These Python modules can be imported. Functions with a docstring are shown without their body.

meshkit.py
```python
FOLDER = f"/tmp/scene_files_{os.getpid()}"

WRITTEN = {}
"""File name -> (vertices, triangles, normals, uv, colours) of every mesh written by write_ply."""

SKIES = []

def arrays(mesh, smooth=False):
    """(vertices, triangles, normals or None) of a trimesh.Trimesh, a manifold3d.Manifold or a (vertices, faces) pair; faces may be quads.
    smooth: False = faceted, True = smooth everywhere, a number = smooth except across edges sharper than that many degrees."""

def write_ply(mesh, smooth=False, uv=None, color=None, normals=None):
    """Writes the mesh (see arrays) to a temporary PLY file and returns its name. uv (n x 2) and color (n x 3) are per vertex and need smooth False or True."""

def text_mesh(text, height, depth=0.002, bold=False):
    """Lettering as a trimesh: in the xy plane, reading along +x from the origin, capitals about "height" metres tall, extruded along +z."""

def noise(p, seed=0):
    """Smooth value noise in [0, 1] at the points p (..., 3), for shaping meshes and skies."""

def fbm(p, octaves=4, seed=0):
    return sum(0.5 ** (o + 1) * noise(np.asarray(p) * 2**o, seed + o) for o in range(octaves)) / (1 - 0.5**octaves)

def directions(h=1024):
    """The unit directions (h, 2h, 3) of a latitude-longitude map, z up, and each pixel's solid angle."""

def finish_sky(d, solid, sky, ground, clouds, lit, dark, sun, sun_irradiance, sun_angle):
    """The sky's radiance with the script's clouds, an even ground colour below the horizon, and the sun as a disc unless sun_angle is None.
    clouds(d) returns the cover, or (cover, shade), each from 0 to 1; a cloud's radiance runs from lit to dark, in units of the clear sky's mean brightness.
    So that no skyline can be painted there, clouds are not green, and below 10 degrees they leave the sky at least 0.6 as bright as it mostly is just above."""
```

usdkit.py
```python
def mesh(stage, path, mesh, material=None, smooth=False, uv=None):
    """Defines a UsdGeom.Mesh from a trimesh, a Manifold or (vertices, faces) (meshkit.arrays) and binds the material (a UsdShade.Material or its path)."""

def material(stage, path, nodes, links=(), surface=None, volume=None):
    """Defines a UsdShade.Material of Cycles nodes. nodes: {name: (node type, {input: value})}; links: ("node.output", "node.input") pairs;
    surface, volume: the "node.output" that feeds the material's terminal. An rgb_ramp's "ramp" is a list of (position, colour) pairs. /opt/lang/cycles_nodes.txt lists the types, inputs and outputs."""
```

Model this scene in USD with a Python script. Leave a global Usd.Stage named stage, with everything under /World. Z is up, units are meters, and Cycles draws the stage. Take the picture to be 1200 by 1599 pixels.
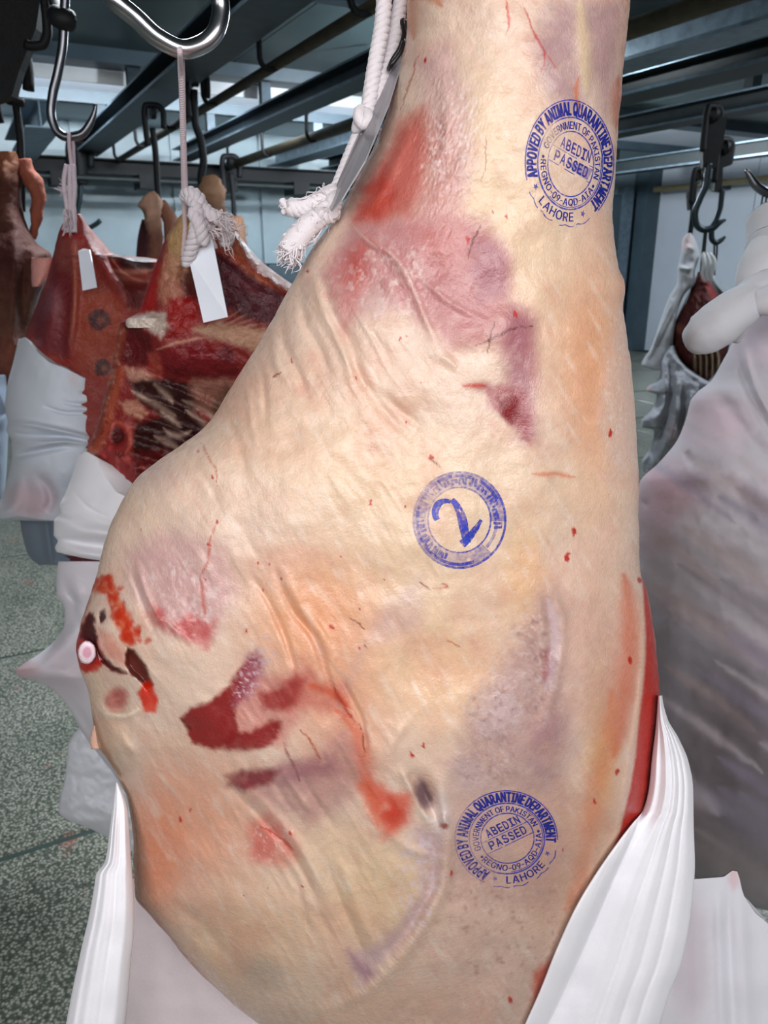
import math
import numpy as np
import trimesh
from scipy.interpolate import PchipInterpolator, RegularGridInterpolator
from scipy.spatial import cKDTree
from pxr import Usd, UsdGeom, UsdLux, UsdShade, Gf, Sdf, Vt
import usdkit, meshkit

# ------------------------------------------------------------------ stage, camera, lights, exposure
stage = Usd.Stage.CreateInMemory()
UsdGeom.SetStageUpAxis(stage, 'Z')
UsdGeom.SetStageMetersPerUnit(stage, 1.0)
UsdGeom.Xform.Define(stage, '/World')
UsdGeom.Scope.Define(stage, '/World/Looks')

FPX = 1200.0                                    # focal length in pixels of the 1200 x 1599 picture
PITCH = math.atan((799.5 - 405.0) / FPX)        # the horizon lies at row 405
CAM = np.array([0.0, 0.0, 1.5])
FWD = np.array([0.0, math.cos(PITCH), -math.sin(PITCH)])
UP = np.array([0.0, math.sin(PITCH), math.cos(PITCH)])
RIGHT = np.array([1.0, 0.0, 0.0])
cam = UsdGeom.Camera.Define(stage, '/World/camera')
m = Gf.Matrix4d(1.0)
m.SetRow3(0, Gf.Vec3d(*RIGHT)); m.SetRow3(1, Gf.Vec3d(*UP)); m.SetRow3(2, Gf.Vec3d(*(-FWD))); m.SetRow3(3, Gf.Vec3d(*CAM))
cam.AddTransformOp().Set(m)
cam.CreateHorizontalApertureAttr(36.0)
cam.CreateVerticalApertureAttr(36.0 * 1599 / 1200)
cam.CreateFocalLengthAttr(36.0 * FPX / 1200)
cam.CreateFStopAttr(20.0)
cam.CreateFocusDistanceAttr(0.56)
cam.CreateExposureAttr(0.0)

# the room is turned: rails run along UU (to the back left), the back wall along VV
AZ = math.atan(-670.0 * math.cos(PITCH) / FPX)
UU = np.array([math.sin(AZ), math.cos(AZ), 0.0])
VV = np.array([math.cos(AZ), -math.sin(AZ), 0.0])
ROOM_U, ROOM_V = (-2.4, 10.2), (-4.2, 10.4)       # extent of the room along UU and VV
CEIL = 3.0


def look_at(loc, target):
    z = np.array(loc, float) - np.array(target, float); z /= np.linalg.norm(z)
    x = np.cross([0, 0, 1.0], z)
    if np.linalg.norm(x) < 1e-6:
        x = np.array([1.0, 0, 0])
    x /= np.linalg.norm(x); y = np.cross(z, x)
    mm = Gf.Matrix4d(1.0)
    for i, r in enumerate((x, y, z, np.array(loc, float))):
        mm.SetRow3(i, Gf.Vec3d(*map(float, r)))
    return mm


def rect_light(path, loc, target, w, h, power, color):
    l = UsdLux.RectLight.Define(stage, path)
    l.AddTransformOp().Set(look_at(loc, target))
    l.CreateWidthAttr(w); l.CreateHeightAttr(h); l.CreateIntensityAttr(power); l.CreateColorAttr(Gf.Vec3f(*color))
    return l


def room(u, v, z):
    return UU * u + VV * v + np.array([0, 0, z])


# unseen lamps; all but the key are added to brighten the scene (their fixtures are built below): (u, v, length, strength)
KEY = (0.42, -0.72, 1.92)
rect_light('/World/unseen_light', KEY, (0.05, 0.62, 1.2), 1.5, 0.9, 6.3, (1.0, 0.985, 0.98))
FILL = (-0.95, -0.85, 1.75)
rect_light('/World/added_fill_light', FILL, (0.0, 0.62, 1.1), 1.2, 0.8, 4.2, (1.0, 0.985, 0.98))  # fill light added to even out the light on the meat
ADDED_LAMPS = [(2.6, 0.9, 1.2, 110.0, 'left of the middle'), (2.6, 4.8, 1.2, 80.0, 'on the right')]  # added lamps above the frame that brighten the background
for _i, (_u, _v, _w, _p, _) in enumerate(ADDED_LAMPS):
    rect_light(f'/World/unseen_light_{_i + 1:03d}', tuple(room(_u, _v, 2.86)), tuple(room(_u + 0.5, _v, 0)), _w, 0.25, _p, (0.86, 0.94, 1.0))
rect_light('/World/added_strip_light', tuple(room(7.05, 1.8, 2.86)), tuple(room(8.0, 1.8, 3.08)), 5.0, 0.08, 150.0, (0.9, 0.95, 1.0))  # added behind the joist to brighten the far ceiling
ADDED_BULBS = [(4.85, 3.53, 2.70, 420.0, 'nearer'), (7.6, 5.6, 2.66, 900.0, 'farther')]       # added bulbs hidden behind the front quarter to brighten the background
for _i, (_u, _v, _z, _p, _) in enumerate(ADDED_BULBS):
    _l = UsdLux.SphereLight.Define(stage, f'/World/added_bulb_light_{_i + 1:03d}')
    _l.AddTranslateOp().Set(Gf.Vec3d(*map(float, room(_u, _v, _z)))); _l.CreateRadiusAttr(0.12); _l.CreateIntensityAttr(_p); _l.CreateColorAttr(Gf.Vec3f(0.84, 0.93, 1.0))


# ------------------------------------------------------------------ helpers
def lin(c):
    c = np.asarray(c, float) / 255.0
    return np.where(c <= 0.04045, c / 12.92, ((c + 0.055) / 1.055) ** 2.4)


def ray(px, py):
    a = (np.asarray(px, float) - 600.0) / FPX
    b = (799.5 - np.asarray(py, float)) / FPX
    return FWD + a[..., None] * RIGHT + b[..., None] * UP


def P(px, py, Y):
    """The point of the place that lies Y metres ahead (world y) in the direction of that pixel."""
    d = ray(px, py)
    return CAM + d * (np.asarray(Y, float) / d[..., 1])[..., None]


def Pz(px, py, z):
    d = ray(px, py)
    return CAM + d * ((z - CAM[2]) / d[..., 2])[..., None]


_used = {}


def numbered(parent, name):
    k = _used.get((parent, name), 0)
    _used[(parent, name)] = k + 1
    return parent + '/' + (name if k == 0 else f'{name}_{k:03d}')


BASE = {}


def setdata(prim, label=None, cat=None, group=None, kind=None):
    for key, val in (('label', label), ('category', cat), ('group', group), ('kind', kind)):
        if val:
            prim.SetCustomDataByKey(key, val)


def thing(name, label=None, cat=None, loc=(0, 0, 0), group=None, kind=None):
    path = numbered('/World', name)
    x = UsdGeom.Xform.Define(stage, path)
    x.AddTranslateOp().Set(Gf.Vec3d(*map(float, loc)))
    setdata(x.GetPrim(), label, cat, group, kind)
    BASE[path] = np.array(loc, float)
    return path


def part(parent, name, mesh, mat, smooth=True, col=None, label=None, kind=None, alpha=None):
    path = numbered(parent, name)
    v, f = (mesh.vertices, mesh.faces) if hasattr(mesh, 'faces') else mesh
    v = np.asarray(v, float) - BASE[parent]
    if np.asarray(f).shape[1] == 4:
        f = np.asarray(f); f = np.vstack([f[:, [0, 1, 2]], f[:, [0, 2, 3]]])
    mm = usdkit.mesh(stage, path, (v, f), MAT[mat], smooth=smooth)
    BASE[path] = BASE[parent]
    if col is not None:
        UsdGeom.PrimvarsAPI(mm).CreatePrimvar('tint', Sdf.ValueTypeNames.Color3fArray, 'vertex').Set(Vt.Vec3fArray.FromNumpy(np.asarray(col, np.float32)))
    if alpha is not None:
        UsdGeom.PrimvarsAPI(mm).CreatePrimvar('cover', Sdf.ValueTypeNames.FloatArray, 'vertex').Set(Vt.FloatArray.FromNumpy(np.asarray(alpha, np.float32)))
    setdata(mm.GetPrim(), label, None, None, kind)
    return path


def curve_fn(pts, axis=1):
    pts = sorted(pts, key=lambda p: p[axis])
    t = np.array([p[axis] for p in pts], float); x = np.array([p[1 - axis] for p in pts], float)
    for i in range(1, len(t)):
        if t[i] <= t[i - 1]:
            t[i] = t[i - 1] + 0.5
    f = PchipInterpolator(t, x)
    return lambda q: f(np.clip(q, t[0], t[-1]))


def val_fn(v):
    if np.ndim(v) == 0:
        return lambda q: np.full(np.shape(q), float(v))
    return curve_fn([(b, a) for a, b in v])        # given as (row, value)


def N2(px, py, scale, seed=0, octaves=4):
    return meshkit.fbm(np.stack([np.asarray(px) / scale, np.asarray(py) / scale, np.zeros(np.shape(px)) + 0.37], -1), octaves, seed)


def sm(a, b, x):
    t = np.clip((x - a) / (b - a), 0, 1)
    return t * t * (3 - 2 * t)


class Body:
    pass


def loft(L, R, Y0, T, Tb=None, ny=120, nx=80, nb=24, n=2.2, ytop=None, ybot=None, disp=None, wob=0.0, seed=0, front=None):
    """A closed solid: for every row the outline's left and right limits, a centre distance Y0 and a front and back thickness."""
    fl, fr = curve_fn(L), curve_fn(R)
    y0 = max(min(p[1] for p in L), min(p[1] for p in R)); y1 = min(max(p[1] for p in L), max(p[1] for p in R))
    r = np.linspace(0, 1, ny)[:, None]
    t = np.linspace(0, 1, nx); sF = 0.45 * t + 0.55 * (1 - np.cos(np.pi * t)) / 2
    t = np.linspace(1, 0, nb + 2)[1:-1]; sB = (1 - np.cos(np.pi * t)) / 2
    s = np.concatenate([sF, sB])[None, :]
    top = np.full_like(s, y0) if ytop is None else ytop(s)
    bot = np.full_like(s, y1) if ybot is None else ybot(s)
    py = top + (bot - top) * r
    xl, xr = fl(py), fr(py)
    if wob:
        xl = xl + wob * (2 * N2(py, py * 0 + 11.0, 17.0, seed + 5) - 1); xr = xr + wob * (2 * N2(py, py * 0 + 71.0, 17.0, seed + 9) - 1)
    px = xl + (xr - xl) * s
    prof = np.maximum(1 - np.abs(2 * s - 1) ** n, 0) ** (1 / n) + 0 * r
    y0f, tf = val_fn(Y0), val_fn(T)
    tb = tf if Tb is None else val_fn(Tb)
    isF = np.zeros(px.shape, bool); isF[:, :nx] = True
    D = np.where(isF, y0f(py) - tf(py) * prof, y0f(py) + tb(py) * prof)
    if front is not None:
        D[:, :nx] = front(px[:, :nx], py[:, :nx], s[:, :nx] + 0 * r, D[:, :nx])
    if disp is not None:
        D[:, :nx] -= disp(px[:, :nx], py[:, :nx]) * np.minimum(1, prof[:, :nx] * 1.6)
    V = P(px, py, D)
    k = px.shape[1]
    i = np.arange(ny - 1)[:, None] * k; j = np.arange(k)[None, :]; j2 = (j + 1) % k
    F = np.stack([i + j, i + k + j, i + k + j2, i + j2], -1).reshape(-1, 4)
    F = np.vstack([F[:, [0, 1, 2]], F[:, [0, 2, 3]]])
    nv = ny * k
    c0, c1 = V[0].mean(0), V[-1].mean(0)
    j = np.arange(k)
    F = np.vstack([F, np.stack([np.full(k, nv), j, (j + 1) % k], 1), np.stack([np.full(k, nv + 1), (ny - 1) * k + (j + 1) % k, (ny - 1) * k + j], 1)])
    b = Body()
    b.V = np.vstack([V.reshape(-1, 3), c0, c1]); b.F = F
    b.px = np.append(px.ravel(), [px[0].mean(), px[-1].mean()]); b.py = np.append(py.ravel(), [py[0].mean(), py[-1].mean()])
    b.front = np.append(isF.ravel(), [False, False])
    b.gx, b.gy, b.gD, b.nx = px[:, :nx], py[:, :nx], D[:, :nx], nx
    return b


class Paint:
    """Colours of the flesh itself: patches of muscle, fat, blood and stain, each with an outline of its own."""

    def __init__(self, b, base, seed=1, warp=6.0):
        self.x, self.y = b.px, b.py
        self.c = np.tile(lin(base), (len(b.px), 1))
        self.n1 = N2(self.x, self.y, 14.0, seed); self.n2 = N2(self.x, self.y, 14.0, seed + 20); self.n3 = N2(self.x, self.y, 45.0, seed + 40)
        self.n4 = N2(self.x, self.y, 4.5, seed + 60, 2); self.n5 = N2(self.x, self.y, 4.5, seed + 80, 2)
        self.wx = self.x + warp * (2.4 * self.n1 - 1.2 + 1.1 * self.n4 - .55); self.wy = self.y + warp * (2.4 * self.n2 - 1.2 + 1.1 * self.n5 - .55)

    def _mix(self, idx, a, color):
        self.c[idx] += (lin(color) - self.c[idx]) * a[:, None]

    def sd(self, pts, idx):
        q = np.array(pts, float); X, Y = self.wx[idx], self.wy[idx]
        best = np.full(len(X), 1e9); ins = np.zeros(len(X), bool)
        for (ax, ay), (bx, by) in zip(q, np.roll(q, -1, 0)):
            dx, dy = bx - ax, by - ay
            t = np.clip(((X - ax) * dx + (Y - ay) * dy) / (dx * dx + dy * dy + 1e-9), 0, 1)
            best = np.minimum(best, (X - ax - t * dx) ** 2 + (Y - ay - t * dy) ** 2)
            cr = ((ay > Y) != (by > Y)) & (X < (bx - ax) * (Y - ay) / (by - ay + 1e-9) + ax)
            ins ^= cr
        return np.where(ins, 1, -1) * np.sqrt(best)

    def box(self, x0, y0, x1, y1, pad):
        return np.nonzero((self.x > x0 - pad) & (self.x < x1 + pad) & (self.y > y0 - pad) & (self.y < y1 + pad))[0]

    def poly(self, pts, color, feather=8.0, a=1.0, mott=0.0):
        q = np.array(pts, float)
        idx = self.box(*q.min(0), *q.max(0), feather + 25)
        if len(idx):
            al = sm(-feather, feather, self.sd(pts, idx)) * a
            if mott:
                al = al * np.clip(1 - mott + 2 * mott * sm(0.3, 0.7, self.n1[idx] * 0.5 + self.n3[idx] * 0.5), 0, 1)
            self._mix(idx, al, color)

    def blob(self, cx, cy, rx, ry, color, a=1.0, rot=0.0, soft=0.6, mott=0.0):
        R = max(rx, ry)
        idx = self.box(cx, cy, cx, cy, R * 1.6 + 15)
        if len(idx):
            X, Y = self.wx[idx] - cx, self.wy[idx] - cy
            c, s = math.cos(math.radians(rot)), math.sin(math.radians(rot))
            d = np.hypot((X * c + Y * s) / rx, (-X * s + Y * c) / ry)
            al = (1 - sm(1 - soft, 1 + soft * 0.6, d)) * a
            if mott:
                al = al * np.clip(1 - mott + 2 * mott * sm(0.35, 0.65, self.n2[idx] * 0.6 + self.n3[idx] * 0.4), 0, 1)
            self._mix(idx, al, color)

    def speckle(self, cx, cy, rx, ry, color, scale, lo, a=1.0, seed=3, rot=0.0):
        idx = self.box(cx, cy, cx, cy, max(rx, ry) * 1.3)
        if len(idx):
            X, Y = self.x[idx] - cx, self.y[idx] - cy
            c, s = math.cos(math.radians(rot)), math.sin(math.radians(rot))
            d = np.hypot((X * c + Y * s) / rx, (-X * s + Y * c) / ry)
            self._mix(idx, (1 - sm(.5, 1.15, d)) * sm(lo, lo + .2, N2(self.x[idx], self.y[idx], scale, seed, 3)) * a, color)

    def line(self, pts, color, w=3.0, a=1.0, taper=True, warp=0.4):
        q = np.array(pts, float)
        idx = self.box(*q.min(0), *q.max(0), w * 3 + 6)
        if len(idx) == 0:
            return
        X = self.x[idx] + (self.wx[idx] - self.x[idx]) * warp; Y = self.y[idx] + (self.wy[idx] - self.y[idx]) * warp
        c = dense(q, 60)
        d, k = cKDTree(c).query(np.stack([X, Y], 1))
        ww = w * (np.sqrt(np.clip(np.sin(np.pi * (k + 1) / (len(c) + 1)), 0.03, 1)) if taper else 1)
        self._mix(idx, np.exp(-(d / ww) ** 2) * a, color)


def dense(q, n):
    q = np.array(q, float)
    if len(q) == 2:
        return q[0] + (q[1] - q[0]) * np.linspace(0, 1, n)[:, None]
    t = np.append(0, np.cumsum(np.linalg.norm(np.diff(q, axis=0), axis=1)))
    f = PchipInterpolator(t, q)
    return f(np.linspace(0, t[-1], n))


def crease(px, py, pts, w, amp):
    q = dense(pts, 80)
    out = np.zeros(px.shape)
    idx = (px > q[:, 0].min() - 3 * w) & (px < q[:, 0].max() + 3 * w) & (py > q[:, 1].min() - 3 * w) & (py < q[:, 1].max() + 3 * w)
    if idx.any():
        d, k = cKDTree(q).query(np.stack([px[idx], py[idx]], 1))
        out[idx] = amp * np.exp(-(d / w) ** 2) * np.sqrt(np.clip(np.sin(np.pi * (k + 1) / 81), 0, 1))
    return out


def tube(points, radius, seg=12, n=None, caps=True):
    q = np.array(points, float)
    if n:
        rr = None if np.ndim(radius) == 0 else np.array(radius, float)
        t0 = np.append(0, np.cumsum(np.linalg.norm(np.diff(q, axis=0), axis=1)))
        if rr is not None:
            radius = np.interp(np.linspace(0, t0[-1], n), t0, rr)
        q = dense(q, n)
    k = len(q)
    rad = np.full(k, radius) if np.ndim(radius) == 0 else np.asarray(radius)
    tg = np.gradient(q, axis=0); tg /= np.linalg.norm(tg, axis=1, keepdims=True) + 1e-12
    a = np.cross(tg[0], [0.31, 0.77, 0.55]); a /= np.linalg.norm(a)
    A = np.zeros_like(q)
    for i in range(k):
        a = a - tg[i] * np.dot(a, tg[i]); a /= np.linalg.norm(a); A[i] = a
    B = np.cross(tg, A)
    th = np.linspace(0, 2 * np.pi, seg, endpoint=False)
    V = q[:, None] + rad[:, None, None] * (np.cos(th)[None, :, None] * A[:, None] + np.sin(th)[None, :, None] * B[:, None])
    i = np.arange(k - 1)[:, None] * seg; j = np.arange(seg)[None]; j2 = (j + 1) % seg
    F = np.stack([i + j, i + j2, i + seg + j2, i + seg + j], -1).reshape(-1, 4)
    F = np.vstack([F[:, [0, 1, 2]], F[:, [0, 2, 3]]])
    V = V.reshape(-1, 3)
    if caps:
        nv = len(V); V = np.vstack([V, q[0], q[-1]]); j = np.arange(seg)
        F = np.vstack([F, np.stack([np.full(seg, nv), (j + 1) % seg, j], 1), np.stack([np.full(seg, nv + 1), (k - 1) * seg + j, (k - 1) * seg + (j + 1) % seg], 1)])
    return trimesh.Trimesh(V, F, process=False)


def cat(*ms):
    return trimesh.util.concatenate([x for x in ms if x is not None])


def rope(points, radius, strands=3, pitch=None, n=None):
    """A twisted cord: strands winding round each other along the line."""
    q = np.array(points, float)
    t = np.append(0, np.cumsum(np.linalg.norm(np.diff(q, axis=0), axis=1)))
    pitch = pitch or radius * 2.7
    n = n or int(min(900, max(24, t[-1] / pitch * 11)))
    q = dense(q, n); t = np.linspace(0, t[-1], n)
    tg = np.gradient(q, axis=0); tg /= np.linalg.norm(tg, axis=1, keepdims=True)
    a = np.cross(tg[0], [0.3, 0.8, 0.5]); a /= np.linalg.norm(a); A = np.zeros_like(q)
    for i in range(n):
        a = a - tg[i] * np.dot(a, tg[i]); a /= np.linalg.norm(a); A[i] = a
    B = np.cross(tg, A)
    out = []
    for k in range(strands):
        w = 2 * np.pi * t / pitch + 2 * np.pi * k / strands
        out.append(tube(q + radius * 0.5 * (np.cos(w)[:, None] * A + np.sin(w)[:, None] * B), radius * 0.58, 7))
    return cat(*out)


def box(u0, u1, v0, v1, z0, z1):
    """A box along the room's own axes."""
    c = np.array([[u, v, z] for u in (u0, u1) for v in (v0, v1) for z in (z0, z1)], float)
    V = c[:, :1] * UU + c[:, 1:2] * VV + c[:, 2:] * np.array([0, 0, 1.0])
    F = np.array([[0, 1, 3], [0, 3, 2], [4, 6, 7], [4, 7, 5], [0, 4, 5], [0, 5, 1], [2, 3, 7], [2, 7, 6], [0, 2, 6], [0, 6, 4], [1, 5, 7], [1, 7, 3]])
    mm = trimesh.Trimesh(V, F, process=False)
    if mm.volume < 0:
        mm.invert()
    return mm


def slab(pts, thick, direction):
    """A flat plate with the given corners, thick along direction."""
    q = np.array(pts, float); k = len(q); d = np.array(direction, float) * thick
    V = np.vstack([q, q + d]); F = []
    for i in range(1, k - 1):
        F += [[0, i, i + 1], [k, k + i + 1, k + i]]
    for i in range(k):
        j = (i + 1) % k; F += [[i, k + i, k + j], [i, k + j, j]]
    mm = trimesh.Trimesh(V, np.array(F), process=False)
    if mm.volume < 0:
        mm.invert()
    return mm


# ------------------------------------------------------------------ materials
MAT = {}


def mat(name, nodes, links, surface='p.BSDF'):
    MAT[name] = usdkit.material(stage, '/World/Looks/' + name, nodes, links, surface=surface)


def plain(name, color, rough=0.5, metal=0.0, vary=0.25, scale=30.0, bump=0.0, bscale=200.0, spec=0.5, coat=0.0):
    c = lin(color)
    nodes = {'g': ('geometry', {}), 'n': ('noise_texture', {'scale': scale, 'detail': 5.0, 'roughness': 0.6}),
             'r': ('rgb_ramp', {'ramp': [(0.3, tuple(c * (1 - vary))), (0.7, tuple(np.minimum(c * (1 + vary * 0.6), 1)))]}),
             'p': ('principled_bsdf', {'roughness': rough, 'metallic': metal, 'specular_ior_level': spec, 'coat_weight': coat})}
    links = [('g.position', 'n.vector'), ('n.fac', 'r.fac'), ('r.color', 'p.base_color')]
    if bump:
        nodes['bn'] = ('noise_texture', {'scale': bscale, 'detail': 4.0}); nodes['b'] = ('bump', {'strength': 1.0, 'distance': bump})
        links += [('g.position', 'bn.vector'), ('bn.fac', 'b.height'), ('b.normal', 'p.normal')]
    mat(name, nodes, links)


def tinted(name, rough, bump, bscale, bump2=0.0, bscale2=900.0, sss=0.0, spec=0.5, speck=0.0, sheen=0.0, coat=0.0):
    nodes = {'g': ('geometry', {}), 'a': ('attribute', {'attribute': 'tint'}),
             'p': ('principled_bsdf', {'roughness': rough, 'specular_ior_level': spec, 'subsurface_weight': sss, 'subsurface_scale': 0.006, 'subsurface_radius': (1.0, 0.35, 0.2), 'sheen_weight': sheen, 'coat_weight': coat, 'coat_roughness': 0.12}),
             'n1': ('noise_texture', {'scale': bscale, 'detail': 6.0, 'roughness': 0.62, 'distortion': 0.4}),
             'n2': ('noise_texture', {'scale': bscale2, 'detail': 3.0}),
             'b1': ('bump', {'strength': 1.0, 'distance': bump}), 'b2': ('bump', {'strength': 1.0, 'distance': bump2}),
             'rr': ('map_range', {'from_min': 0.3, 'from_max': 0.7, 'to_min': max(rough - 0.14, 0.05), 'to_max': rough + 0.16}),
             'vr': ('rgb_ramp', {'ramp': [(0.25, (1 - speck,) * 3), (0.75, (1.0, 1.0, 1.0))]}),
             'mx': ('mix', {'mix_type': 'multiply', 'fac': 1.0})}
    links = [('g.position', 'n1.vector'), ('g.position', 'n2.vector'), ('n1.fac', 'b1.height'), ('n2.fac', 'b2.height'), ('b1.normal', 'b2.normal'), ('b2.normal', 'p.normal'),
             ('a.color', 'mx.color1'), ('n2.fac', 'vr.fac'), ('vr.color', 'mx.color2'), ('mx.color', 'p.base_color'), ('n1.fac', 'rr.value'), ('rr.result', 'p.roughness')]
    mat(name, nodes, links)


tinted('fat', 0.31, 0.0007, 130.0, 0.00032, 600.0, sss=0.12, spec=0.5, speck=0.10)
tinted('red_meat', 0.36, 0.004, 70.0, 0.0008, 400.0, spec=0.5, speck=0.2)
tinted('far_meat', 0.66, 0.006, 40.0, 0.001, 200.0, spec=0.2, speck=0.2)
tinted('cloth', 0.9, 0.0003, 260.0, 0.0003, 1800.0, spec=0.2, speck=0.08, sheen=0.15)
tinted('cord', 0.9, 0.0006, 500.0, 0.0003, 2500.0, spec=0.15, speck=0.12, sheen=0.2)
plain('steel', (190, 192, 198), 0.24, 1.0, 0.12, 60.0)
plain('hook_steel', (112, 114, 120), 0.3, 1.0, 0.2, 60.0)
plain('black_hook', (34, 48, 54), 0.4, 0.5, 0.2, 60.0)
plain('dark_iron', (17, 19, 22), 0.6, 0.0, 0.4, 30.0, 0.0008, 150.0, spec=0.25)
plain('galvanised', (112, 130, 142), 0.4, 0.6, 0.35, 14.0)
plain('beam_steel', (52, 64, 72), 0.45, 0.5, 0.35, 12.0)
plain('beam_paint', (26, 36, 38), 0.55, 0.1, 0.35, 9.0, 0.0008, 80.0)
plain('rust_pipe', (66, 60, 46), 0.6, 0.3, 0.35, 12.0, 0.001, 90.0)
plain('yellow_pipe', (140, 128, 96), 0.5, 0.1, 0.25, 9.0)
plain('ceiling_lit_tone', (205, 212, 222), 0.4, 0.0, 0.06, 2.0)  # brightness of the lit far ceiling put into the colour
plain('ceiling_teal', (58, 74, 76), 0.45, 0.0, 0.15, 2.0)
plain('wall_white', (136, 154, 162), 0.42, 0.0, 0.08, 3.0)
plain('wall_dark', (62, 78, 88), 0.45, 0.0, 0.2, 4.0)
plain('right_white', (186, 192, 202), 0.45, 0.0, 0.05, 2.0)
plain('grout', (44, 62, 56), 0.8, 0.0, 0.4, 20.0)
plain('white_plastic', (222, 228, 240), 0.22, 0.0, 0.04, 20.0)
plain('grey_plastic', (136, 131, 136), 0.3, 0.0, 0.06, 60.0)
plain('black_wire', (18, 18, 20), 0.4, 0.0, 0.1)
plain('lamp_white', (230, 232, 235), 0.4, 0.0, 0.03)

# terrazzo: pale chips in a grey-green ground
mat('terrazzo', {'g': ('geometry', {}), 'v': ('voronoi_texture', {'scale': 130.0, 'randomness': 1.0}), 'v2': ('voronoi_texture', {'scale': 160.0}),
                 'r': ('rgb_ramp', {'ramp': [(0.0, tuple(lin((196, 196, 188)))), (0.34, tuple(lin((176, 176, 166)))), (0.56, tuple(lin((104, 110, 102)))), (1.0, tuple(lin((84, 92, 86))))]}),
                 'sep': ('separate_color', {}), 'cr': ('rgb_ramp', {'ramp': [(0.0, (0.45, 0.47, 0.44)), (0.4, (0.8, 0.8, 0.78)), (1.0, (1.0, 1.0, 1.0))]}),
                 'n': ('noise_texture', {'scale': 3.5, 'detail': 4.0}), 'nr': ('rgb_ramp', {'ramp': [(0.3, (0.64, 0.66, 0.62)), (0.62, (0.90, 0.88, 0.85))]}),
                 'sn': ('noise_texture', {'scale': 5.0, 'detail': 2.0}), 'sr': ('rgb_ramp', {'ramp': [(0.69, (0.0, 0.0, 0.0)), (0.76, (0.55, 0.55, 0.55))]}), 'sc': ('separate_color', {}),
                 'm1': ('mix', {'mix_type': 'multiply', 'fac': 0.85}), 'm2': ('mix', {'mix_type': 'multiply', 'fac': 1.0}), 'm3': ('mix', {'color2': tuple(lin((150, 80, 70)))}),
                 'p': ('principled_bsdf', {'roughness': 0.32})},
    [('g.position', 'v.vector'), ('g.position', 'v2.vector'), ('g.position', 'n.vector'), ('v.distance', 'r.fac'), ('v.color', 'sep.color'), ('sep.r', 'cr.fac'), ('g.position', 'sn.vector'),
     ('r.color', 'm1.color1'), ('cr.color', 'm1.color2'), ('n.fac', 'nr.fac'), ('m1.color', 'm2.color1'), ('nr.color', 'm2.color2'), ('sn.fac', 'sr.fac'), ('sr.color', 'sc.color'),
     ('sc.r', 'm3.fac'), ('m2.color', 'm3.color1'), ('m3.color', 'p.base_color')])

# stamping ink: thin and patchy, the flesh shows through
mat('ink', {'g': ('geometry', {}), 'a': ('attribute', {'attribute': 'cover'}), 'n': ('noise_texture', {'scale': 420.0, 'detail': 3.0}), 'n2': ('noise_texture', {'scale': 90.0, 'detail': 2.0}),
            'r': ('map_range', {'from_min': 0.30, 'from_max': 0.60, 'to_min': 0.35, 'to_max': 1.0}), 'm': ('math', {'math_type': 'multiply'}),
            'cr': ('rgb_ramp', {'ramp': [(0.35, tuple(lin((34, 58, 172)))), (0.65, tuple(lin((66, 64, 174))))]}),
            'p': ('principled_bsdf', {'roughness': 0.45}), 't': ('transparent_bsdf', {}), 'x': ('mix_closure', {})},
    [('g.position', 'n.vector'), ('g.position', 'n2.vector'), ('n.fac', 'r.value'), ('r.result', 'm.value1'), ('a.fac', 'm.value2'), ('n2.fac', 'cr.fac'), ('cr.color', 'p.base_color'),
     ('m.value', 'x.fac'), ('t.BSDF', 'x.closure1'), ('p.BSDF', 'x.closure2')], surface='x.closure')

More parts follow.
